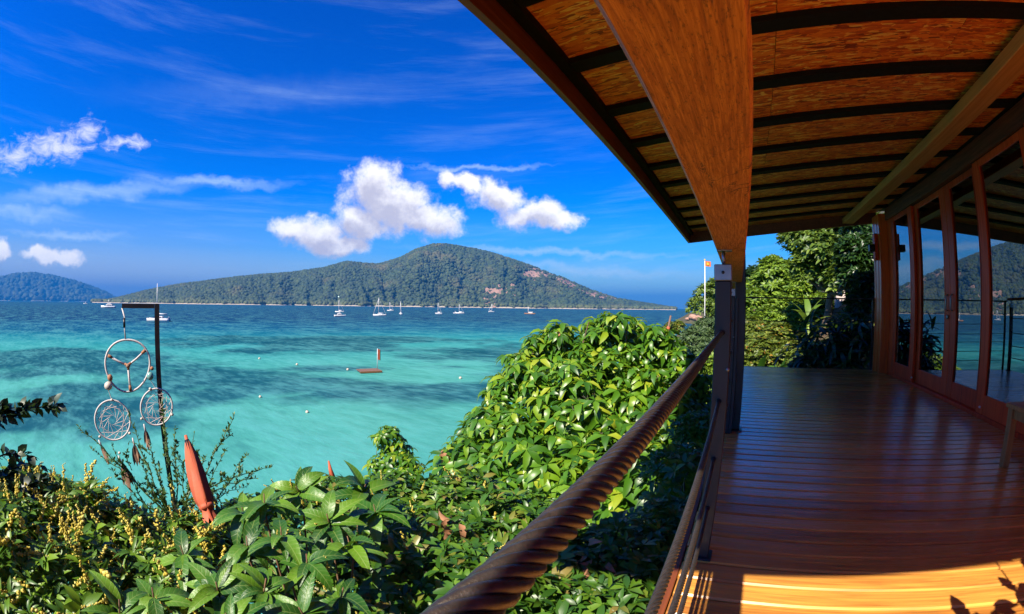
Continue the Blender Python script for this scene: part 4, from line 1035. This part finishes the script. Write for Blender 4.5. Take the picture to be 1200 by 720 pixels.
def hoop(cx, cy, rx, ry, r, wobble=0., seed=0, tilt=0.):
    pts = []; rngh = np.random.default_rng(seed); ph = rngh.uniform(0, 6)
    for i in range(41):
        a = 2 * PI * i / 40; k = 1 + wobble * math.sin(3 * a + ph)
        x, y = rx * math.cos(a) * k, ry * math.sin(a) * k
        pts.append(dc(cx + x * math.cos(tilt) - y * math.sin(tilt), cy + x * math.sin(tilt) + y * math.cos(tilt), FO))
    return pts
h0 = MB().tube(hoop(149.5, 428, 26, 30.5, .007, .03, 1), .0062, 7, False).build('hoop', M['string'], dcat, True)
MB().tube([arm + np.array([0, 0, -.013]), dc(146, 372, FO * .5), dc(146, 385, FO), dc(147, 398, FO)], .0042, 6).build('hanging_cord', M['string'], dcat, True)
MB().tube([dc(145.5, 373, FO * .6), dc(145.7, 384, FO)], .0075, 8).build('cord_wrap', M['steel_black'], dcat, True)
hub = (150, 428.5)
for (px, py) in ((127, 417), (170, 411), (153, 457.5)):
    a = dc(*hub, FO); b = dc(px, py, FO); mid = (a + b) / 2 + np.array([0, 0, -.004])
    s = MB().tube([a, mid, b], .0065, 6).build('spoke', M['string'], h0, True)
    MB().tube([a + (b - a) * .8, b + (b - a) * .02], [.008, .011], 7).build('binding', M['driftwood'], s, True)
    MB().tube([a, a + (b - a) * .18], [.010, .007], 7).build('binding', M['driftwood'], s, True)
def ball(p, r, mat, name, parent, sx=1., sz_=1.):
    V, T = ico(2); return obj(name, V * np.array([r * sx, r * sx, r * sz_]) + np.array(p), T.tolist(), mat, parent, True)
ball(dc(150, 429, FO - .01), .014, M['feather'], 'hub_bead', h0)
ball(dc(127, 452.5, FO - .012), .026, M['bead'], 'shell_bead', dcat); ball(dc(176, 441, FO - .012), .021, M['bead_green'], 'glass_bead', dcat, 1., 1.2)
ball(dc(129, 443, FO - .01), .014, M['driftwood'], 'wood_bead', dcat, 1.2, 1.5)
ball(dc(178, 432, FO - .01), .010, M['driftwood'], 'wood_bead', dcat, 1.2, 1.2)
def lower(cx, cy, rx, ry, ax, ay, tilt, seed):
    o = MB().tube(hoop(cx, cy, rx, ry, .005, .0, seed, tilt), .0052, 7, False).build('hoop', M['string'], dcat, True)
    MB().tube([dc(ax, ay, FO), dc(cx - 1, cy - ry, FO)], .0022, 5).build('cord', M['string'], dcat)
    net = MB()
    for i in range(13):                              # threads looped from point to point round the hoop
        a0, a1, a2 = (2 * PI * (i + q) / 13 + seed for q in (0, 2, 4))
        m_ = dc(cx + rx * .62 * math.cos(a1), cy + ry * .62 * math.sin(a1), FO)
        net.tube([dc(cx + rx * math.cos(a0), cy + ry * math.sin(a0), FO), m_, dc(cx + rx * math.cos(a2), cy + ry * math.sin(a2), FO)], .0012, 4)
        net.tube([m_, dc(cx + rx * .22 * math.cos(a2), cy + ry * .22 * math.sin(a2), FO)], .0011, 4)
    net.build('net', M['net'], o)
    return o
lower(132, 492.5, 20.5, 23.5, 127, 457, -.25, 2)
lower(183.5, 477, 18.5, 21.5, 176.5, 446, .1, 3)
for px, py in ((152, 508), (166, 491), (202, 486), (117, 512), (140, 531), (131, 469), (176, 456)): ball(dc(px, py, FO - .008), .009, M['bead'], 'shell_bead', dcat)
def tuft(px, py, ex, ey, seed):
    rng = np.random.default_rng(seed); a = dc(px, py, FO - .01); b = dc(ex, ey, FO - .01); parts = []
    L = np.linalg.norm(b - a); base = blade(1., .20, .2, .2, 3, .0)
    n = 11; y = unit((b - a)[None] / L + rng.normal(0, .13, (n, 3))); x = unit(np.cross(y, rng.normal(size=(n, 3)))); z = np.cross(x, y)
    V, T = scatter(base, np.tile(a, (n, 1)), np.stack([x, y, z], 2), L * (.7 + .4 * rng.random(n)))
    o = link('feather_tuft', tmesh('feather_tuft', V - WL[dcat], T), M['feather'], dcat)
    MB().tube([a + (a - b) * .25, a + (b - a) * .16], [.004, .007], 7).build('binding', M['string'], o, True)
for i, q in enumerate(((118, 521, 128, 542), (142, 542, 156, 573), (157, 520, 164, 546), (170, 503, 176, 526), (143, 545, 150, 570))): tuft(*q, i)

# ================================================================== furled parasol behind the thorny shrub
a = pix(219, 516, 2.50); b = pix(249, 614, 2.40); 
pr = empty('furled_parasol', (b[0], b[1], ground_z(b[0], b[1])), 'furled orange-red cloth parasol among the thorny shoots', 'parasol')
V = []; F = []; NS, NR = 20, 14; t_ = unit((b - a)[None])[0]; u = unit(np.cross(t_, vy)[None])[0]; v = np.cross(t_, u)
for i in range(NS + 1):
    s = i / NS; r = .012 + .046 * math.sin(PI * min(1, s * 1.15) ** .8 * .62) * (1 - .35 * sst(.7, .86, s)) + .03 * sst(.86, 1., s); r *= .66
    for k in range(NR):
        q = 2 * PI * k / NR + s * .8; rr = r * (1 + .34 * math.cos(k * PI) + .08 * math.sin(5 * s + k))
        V.append(a + (b - a) * s + (u * math.cos(q) + v * math.sin(q)) * rr + t_ * (.03 * math.sin(k * 2.1) if i == NS else 0))
for i in range(NS):
    for k in range(NR): F.append((i*NR+k, i*NR+(k+1) % NR, (i+1)*NR+(k+1) % NR, (i+1)*NR+k))
cl = obj('canopy', V, F, M['red_cloth'], pr, True)
MB().tube([a + (a - b) * .06, a + (b - a) * .1], [.008, .012], 7).build('tip', M['red_cloth'], pr, True)
MB().tube([a, b, (b[0] + .02, b[1], ground_z(b[0], b[1]))], .014, 8).build('pole', M['steel_black'], pr, True)
sa = a + (b - a) * .80; MB().tube([sa - t_ * .012, sa + t_ * .012], .040, 12).build('tie_strap', M['red_cloth'], pr, True)
fp = pix(386, 548, 3.4); rf = empty('red_marker', (fp[0], fp[1], ground_z(fp[0], fp[1])), 'small orange cloth marker poking out of the mid green shrub', 'marker')
MB().tube([(fp[0], fp[1], ground_z(fp[0], fp[1])), fp], .008, 6).build('stick', M['twig'], rf)
MB().tube([pix(385, 540, 3.4), pix(387, 550, 3.4), pix(391, 562, 3.4)], [.005, .014, .02], 8).build('cloth', M['red_cloth'], rf, True)

# ================================================================== boats, raft, buoys
def place(mb_list, p, yaw):
    c, s = math.cos(yaw), math.sin(yaw)
    for name, mb, mat, parent in mb_list: pass
class Boat:
    def __init__(s, name, label, cat, p, yaw, group='boats moored in the bay'):
        s.t = empty(name, tuple(p), label, cat, group); s.p = np.array(p); s.c, s.s = math.cos(yaw), math.sin(yaw)
    def part(s, name, mb, mat, parent=None, smooth=False):
        V = np.array(mb.V); V = np.stack([V[:, 0] * s.c - V[:, 1] * s.s, V[:, 0] * s.s + V[:, 1] * s.c, V[:, 2]], 1) + s.p
        return obj(name, V, mb.F, mat, parent or s.t, smooth)
def hull(mb, L, B, H, x=0., n=12, keel=.35, stern=.75):
    V = []; F = []
    for i in range(n + 1):
        s = i / n; wv = B / 2 * (stern + (1 - stern) * math.sin(min(1, s * 2) * PI / 2)) * (1 - max(0, (s - .45) / .55) ** 2.2); sheer = H * (1 + .22 * (2 * s - 1) ** 2 * (1 if s > .5 else .4))
        yy = (s - .5) * L
        V += [(x - wv, yy, sheer), (x - wv * .92, yy, sheer * .35), (x - wv * .5, yy, -keel * (1 - s ** 4)), (x, yy, -keel * 1.2 * (1 - s ** 4)), (x + wv * .5, yy, -keel * (1 - s ** 4)), (x + wv * .92, yy, sheer * .35), (x + wv, yy, sheer)]
    for i in range(n):
        for k in range(6): F.append((i*7+k, (i+1)*7+k, (i+1)*7+k+1, i*7+k+1))
        F.append((i*7, i*7+6, (i+1)*7+6, (i+1)*7))
    F.append((0, 1, 2, 3, 4, 5, 6)); return mb.add(V, F)
def at_dist(px, d, z=SEA): 
    a = azel(px, 358)[0]; return np.array([d * math.sin(a), d * math.cos(a), z]), a
def sailboat(px, d, L, mast, label, turn=1.2, jib=False, boom=True, cover='sail'):
    p, a = at_dist(px, d); k = Boat('sailing_boat', label, 'sailing boat', p, -a + turn)
    h = k.part('hull', hull(MB(), L, L * .29, L * .11), M['white_paint'], None, True)
    k.part('stripe', MB().box(-L*.146, L*.146, -L*.46, L*.05, L*.066, L*.078), M['boat_dark'], h)
    cb = k.part('cabin', MB().bbox(-L*.085, L*.085, -L*.18, L*.17, L*.10, L*.165, L*.02), M['white_paint'])
    k.part('window', MB().box(-L*.087, L*.087, -L*.12, L*.10, L*.128, L*.148), M['boat_dark'], cb)
    r = max(.08, d * .0006)
    m_ = k.part('mast', MB().tube([(0, L*.08, L*.1), (0, L*.08, mast)], [r, r * .7], 7), M['alu'], None, True)
    k.part('spreader', MB().tube([(-L*.07, L*.08, mast*.62), (L*.07, L*.08, mast*.62)], r * .5, 5), M['alu'], m_)
    if boom: k.part('furled_sail', MB().tube([(0, L*.07, L*.21), (0, -L*.3, L*.2)], [r * 1.5, r * 1.1], 7), M['sail'], None, True)
    if jib: k.part('furled_jib', MB().tube([(0, L*.48, L*.13), (0, L*.09, mast*.93)], [r * .9, r * .5], 6), M['sail'], None, True)
    k.part('stay', MB().tube([(0, -L*.48, L*.11), (0, L*.08, mast*.98)], r * .25, 4), M['alu'])
    return k
p, a = at_dist(186, 208)
k = Boat('catamaran', 'white catamaran with tall mast moored behind the dream catcher stand', 'catamaran', p, -a + 1.35)
k.part('hull', hull(MB(), 10, 1.5, 1.15, -2.1), M['white_paint'], None, True); k.part('hull', hull(MB(), 10, 1.5, 1.15, 2.1), M['white_paint'], None, True)
k.part('bridge_deck', MB().bbox(-2.2, 2.2, -3.6, 1.6, .7, 1.25, .12), M['white_paint'])
cb = k.part('cabin', MB().bbox(-1.8, 1.8, -2.2, 1.2, 1.25, 2.15, .3), M['white_paint']); k.part('window', MB().bbox(-1.83, 1.83, -1.6, .9, 1.55, 1.9, .02), M['boat_dark'], cb)
k.part('bimini', MB().bbox(-1.7, 1.7, -4.0, -2.3, 2.35, 2.5, .06), M['boat_dark']); k.part('mast', MB().tube([(0, .8, 2.1), (0, .8, 15.6)], [.17, .12], 7), M['alu'], None, True)
k.part('furled_sail', MB().tube([(0, .7, 3.1), (0, -4, 3.0)], [.3, .2], 7), M['sail'], None, True)
k.part('dinghy', MB().tube([(-1.2, -4.6, 1.5), (1.2, -4.6, 1.5)], .3, 8), M['white_paint'], None, True)
def motor(name, px, d, L, label, turn, mast=0., dark=False):
    p, a = at_dist(px, d); k = Boat(name, label, 'motor boat', p, -a + turn)
    k.part('hull', hull(MB(), L, L * .28, L * .12), M['white_paint'], None, True)
    k.part('waterline_band', MB().box(-L*.141, L*.141, -L*.47, 0, L*.015, L*.04), M['boat_dark'])
    c1 = k.part('cabin', MB().bbox(-L*.11, L*.11, -L*.28, L*.14, L*.115, L*.23, L*.03), M['white_paint']); k.part('window', MB().bbox(-L*.112, L*.112, -L*.22, L*.10, L*.155, L*.20, .01), M['boat_dark'], c1)
    k.part('flybridge', MB().bbox(-L*.09, L*.09, -L*.2, L*.05, L*.23, L*.30, L*.02), M['white_paint'])
    k.part('canopy', MB().bbox(-L*.1, L*.1, -L*.42, -L*.26, L*.22, L*.245, L*.005), M['boat_dark'] if dark else M['white_paint'])
    r = max(.08, d * .0006)
    k.part('mast', MB().tube([(0, -L*.02, L*.29), (0, -L*.02, L*.29 + (mast or L*.2))], r, 6), M['alu'], None, True)
motor('dive_boat', 127, 620, 20, 'white cabin cruiser moored off the wooded point with two decks', 1.3, 4., True)
motor('motor_yacht', 398.5, 300, 7.8, 'white motor yacht with a sailing boat close behind it', -1.35, 1., True)
sailboat(398, 455, 9, 12., 'white sailing boat tucked close behind the motor yacht', 1.5)
sailboat(445, 325, 9.5, 13., 'largest white sailing yacht with a slanting furled jib', 1.45, True)
sailboat(457.5, 600, 8.5, 11.5, 'small white sailing boat farther out beside the largest yacht', 1.5)
sailboat(469.5, 385, 8.5, 11., 'white sailing boat seen bow-on with a stout furled sail', .15)
sailboat(514, 425, 8., 10.5, 'white sailing boat moored alone in front of the grassy shore', .9)
sailboat(539, 460, 9., 9.5, 'low white sailing boat with a tender tied ahead of it', 1.4, False, True)
motor('tender', 533.5, 470, 4.5, 'small white tender tied beside the low sailing boat', 1.2)
sailboat(576, 600, 8., 11., 'white sailing boat off the beach houses near the pink rock slopes', -1.2)
p, a = at_dist(621, 480); k = Boat('wooden_boat', 'brown and white wooden boat with a short mast off the island beach', 'boat', p, -a + 1.4)
k.part('hull', hull(MB(), 12, 2.6, 1.1), M['boat_wood'], None, True); k.part('cabin', MB().bbox(-.9, .9, -3, 1.5, 1.05, 2.4, .1), M['white_paint']); k.part('roof', MB().bbox(-1.2, 1.2, -3.6, 2, 2.41, 2.6, .04), M['white_paint']); k.part('mast', MB().tube([(0, 1.8, 1.), (0, 1.8, 8.)], .25, 6), M['alu'], None, True)
motor('speedboat', 100, 1400, 12, 'distant white speedboat below the hazy island', 1.4)
motor('moored_launch', 806, 330, 6, 'white launch off the granite point beyond the bush', 1.2)
# raft
p = pixz(432, 436, SEA); ra = -math.atan2(p[0], p[1])
k = Boat('swim_raft', 'square brown swimming raft with a red flag on a pole', 'raft', p, ra + .25, None)
for i in range(8): k.part('board', MB().bbox(-1.3 + i * .335, -1.3 + i * .335 + .31, -1.1, 1.1, .16, .24, .01), M['raft_wood'])
k.part('float', MB().bbox(-1.2, -.5, -1.05, 1.05, -.25, .155, .08), M['boat_dark']); k.part('float', MB().bbox(.5, 1.2, -1.05, 1.05, -.25, .155, .08), M['boat_dark'])
k.part('rim', MB().bbox(-1.34, 1.38, -1.17, -1.105, .05, .25, .01), M['boat_wood'])
k.part('pole', MB().tube([(1.25, .6, .2), (1.30, .6, 2.7)], .04, 7), M['white_paint'], None, True)
fl = MB(); n = 8
fl.V = [(1.34 + .34 * (i / n), .6 + .08 * math.sin(i * 1.1), 2.65 - zz * 1.3 - .1 * (i / n)) for i in range(n + 1) for zz in (0, .5, 1)]; fl.F = [(3*i+j, 3*i+3+j, 3*i+4+j, 3*i+1+j) for i in range(n) for j in (0, 1)]
k.part('flag', fl, M['red_cloth'], None, True)
for i, (px, py) in enumerate(((304, 421), (348, 428), (305, 466), (360, 484), (407.5, 434), (539.5, 444))):
    p = pixz(px, py, SEA); r = .17 if py < 450 else .13
    lab = {4: 'pale mooring buoy floating right beside the swimming raft', 5: 'pale mooring buoy between the swimming raft and the big bush'}.get(i, 'small pale round mooring buoy on the open turquoise shallows')
    o = empty('mooring_buoy', tuple(p), lab, 'buoy', 'mooring buoys on the shallows')
    ball(p + np.array([0, 0, r * .45]), r, M['buoy'], 'float', o); MB().tube([p + np.array([0, 0, r * 1.4]), p + np.array([0, 0, r * 1.75])], r * .2, 7).build('ring', M['steel_dark'], o)

# ================================================================== point to the right: flagpole, boulders, path rail, pole
fb = pix(826, 358, 42.); fz = ground_z(fb[0], fb[1]); ft = pix(826, 305, 42.)
fpole = empty('flagpole', (fb[0], fb[1], fz), 'white flagpole flying a small orange flag above the slope', 'flagpole')
MB().tube([(fb[0], fb[1], fz), (fb[0], fb[1], ft[2])], [.06, .04], 8).build('pole', M['white_paint'], fpole, True)
ball((fb[0], fb[1], ft[2] + .05), .08, M['flag_yellow'], 'finial', fpole)
def flagm(x0, x1, z0, z1, off):
    V = []; F = []; n = 8
    for i in range(n + 1):
        s = i / n; xx = x0 + (x1 - x0) * s; yy = .07 * math.sin(s * 6 + off)
        for zz in (z0, (z0 + z1) / 2, z1): V.append((fb[0] + xx, fb[1] + yy, ft[2] + zz - .08 * s))
    for i in range(n):
        for j in (0, 1): F.append((3*i+j, 3*i+3+j, 3*i+4+j, 3*i+1+j))
    return V, F
fo = obj('flag', *flagm(.04, .56, -.52, -.05, 0), M['flag_cloth'], fpole, True)
V, F = flagm(.18, .40, -.40, -.18, 1.6 - .9); V = [(x, y - .045, z) for x, y, z in V]; obj('flag_emblem', V, F, M['flag_yellow'], fo, True)
def boulder(px, py, d, rpx, sq, seed, label):
    p = pix(px, py, d); r = rpx / LF * d; V, T = ico(3); rngb = np.random.default_rng(seed); o3 = rngb.uniform(0, 50, 3)
    W_ = []
    for v in V:
        k = 1 + .28 * mnoise.fractal(Vector(v * 1.1 + o3), 1., 2., 4); W_.append(v * k * np.array([1.15, 1., sq]) * r + p)
    tag(obj('boulder', W_, T.tolist(), M['rock'], None, True), label, 'boulder', 'granite boulders on the shore')
boulder(786, 404, 62, 11, .85, 1, 'large round pink boulder below the reddish shrub'); boulder(797, 412, 60, 10, .7, 2, 'brown boulder leaning against the large round one'); boulder(778, 410, 63, 6, .7, 3, 'small boulder at the water side of the large round one')
boulder(800, 422, 58, 7, .6, 7, 'low flat boulder under the leaning brown one')
boulder(812, 372, 210, 5, .7, 4, 'granite rock at the tip of the far point'); boulder(818, 374, 200, 6, .6, 5, 'broad pink rock behind the tip of the far point'); boulder(806, 374, 215, 3, .6, 6, 'smallest rock off the tip of the far point')
q0, q1 = pix(782, 390, 58), pix(786, 370, 58)
lp = empty('leaning_pole', (q0[0], q0[1], ground_z(q0[0], q0[1])), 'leaning weathered pole beside the reddish shrub', 'pole')
MB().tube([(q0[0] - .3, q0[1], ground_z(q0[0], q0[1])), q0, q1], [.2, .17, .12], 7).build('shaft', M['raft_wood'], lp, True); MB().tube([q0, q0 + (q1 - q0) * .35], .21, 8).build('red_band', M['red_cloth'], lp, True)
ph = empty('path_handrail', tuple(pix(790, 405, 50)), 'pale handrail of the path running down to the boulders', 'handrail')
pa = [pix(788, 403, 50), pix(800, 394, 52), pix(812, 384, 54), pix(820, 376, 56)]
MB().tube(pa, .08, 6).build('rail', M['path_rail'], ph, True)
for q in pa[:3]: MB().tube([(q[0], q[1], ground_z(q[0], q[1])), q], .05, 6).build('post', M['path_rail'], ph)

# ================================================================== sea air
hz = MB().box(-S0 - 100, S0 + 100, -S0 - 100, S0 + 100, SEA - 9, 420.).build('haze', None, None, at=(0, 0, SEA - 9))
hm = bpy.data.materials.new('sea_air'); hm.use_nodes = True; t = NT(hm.node_tree); t.n.clear()
pv = t.new('ShaderNodeVolumePrincipled'); pv.inputs['Color'].default_value = (.012, .20, .58, 1); pv.inputs['Density'].default_value = 1.25e-4; pv.inputs['Anisotropy'].default_value = 0.
ou = t.new('ShaderNodeOutputMaterial'); t.l.new(pv.outputs[0], ou.inputs['Volume'])
hz.data.materials.append(hm); tag(hz, 'thin bluish sea haze over the bay', 'haze', None, 'stuff')
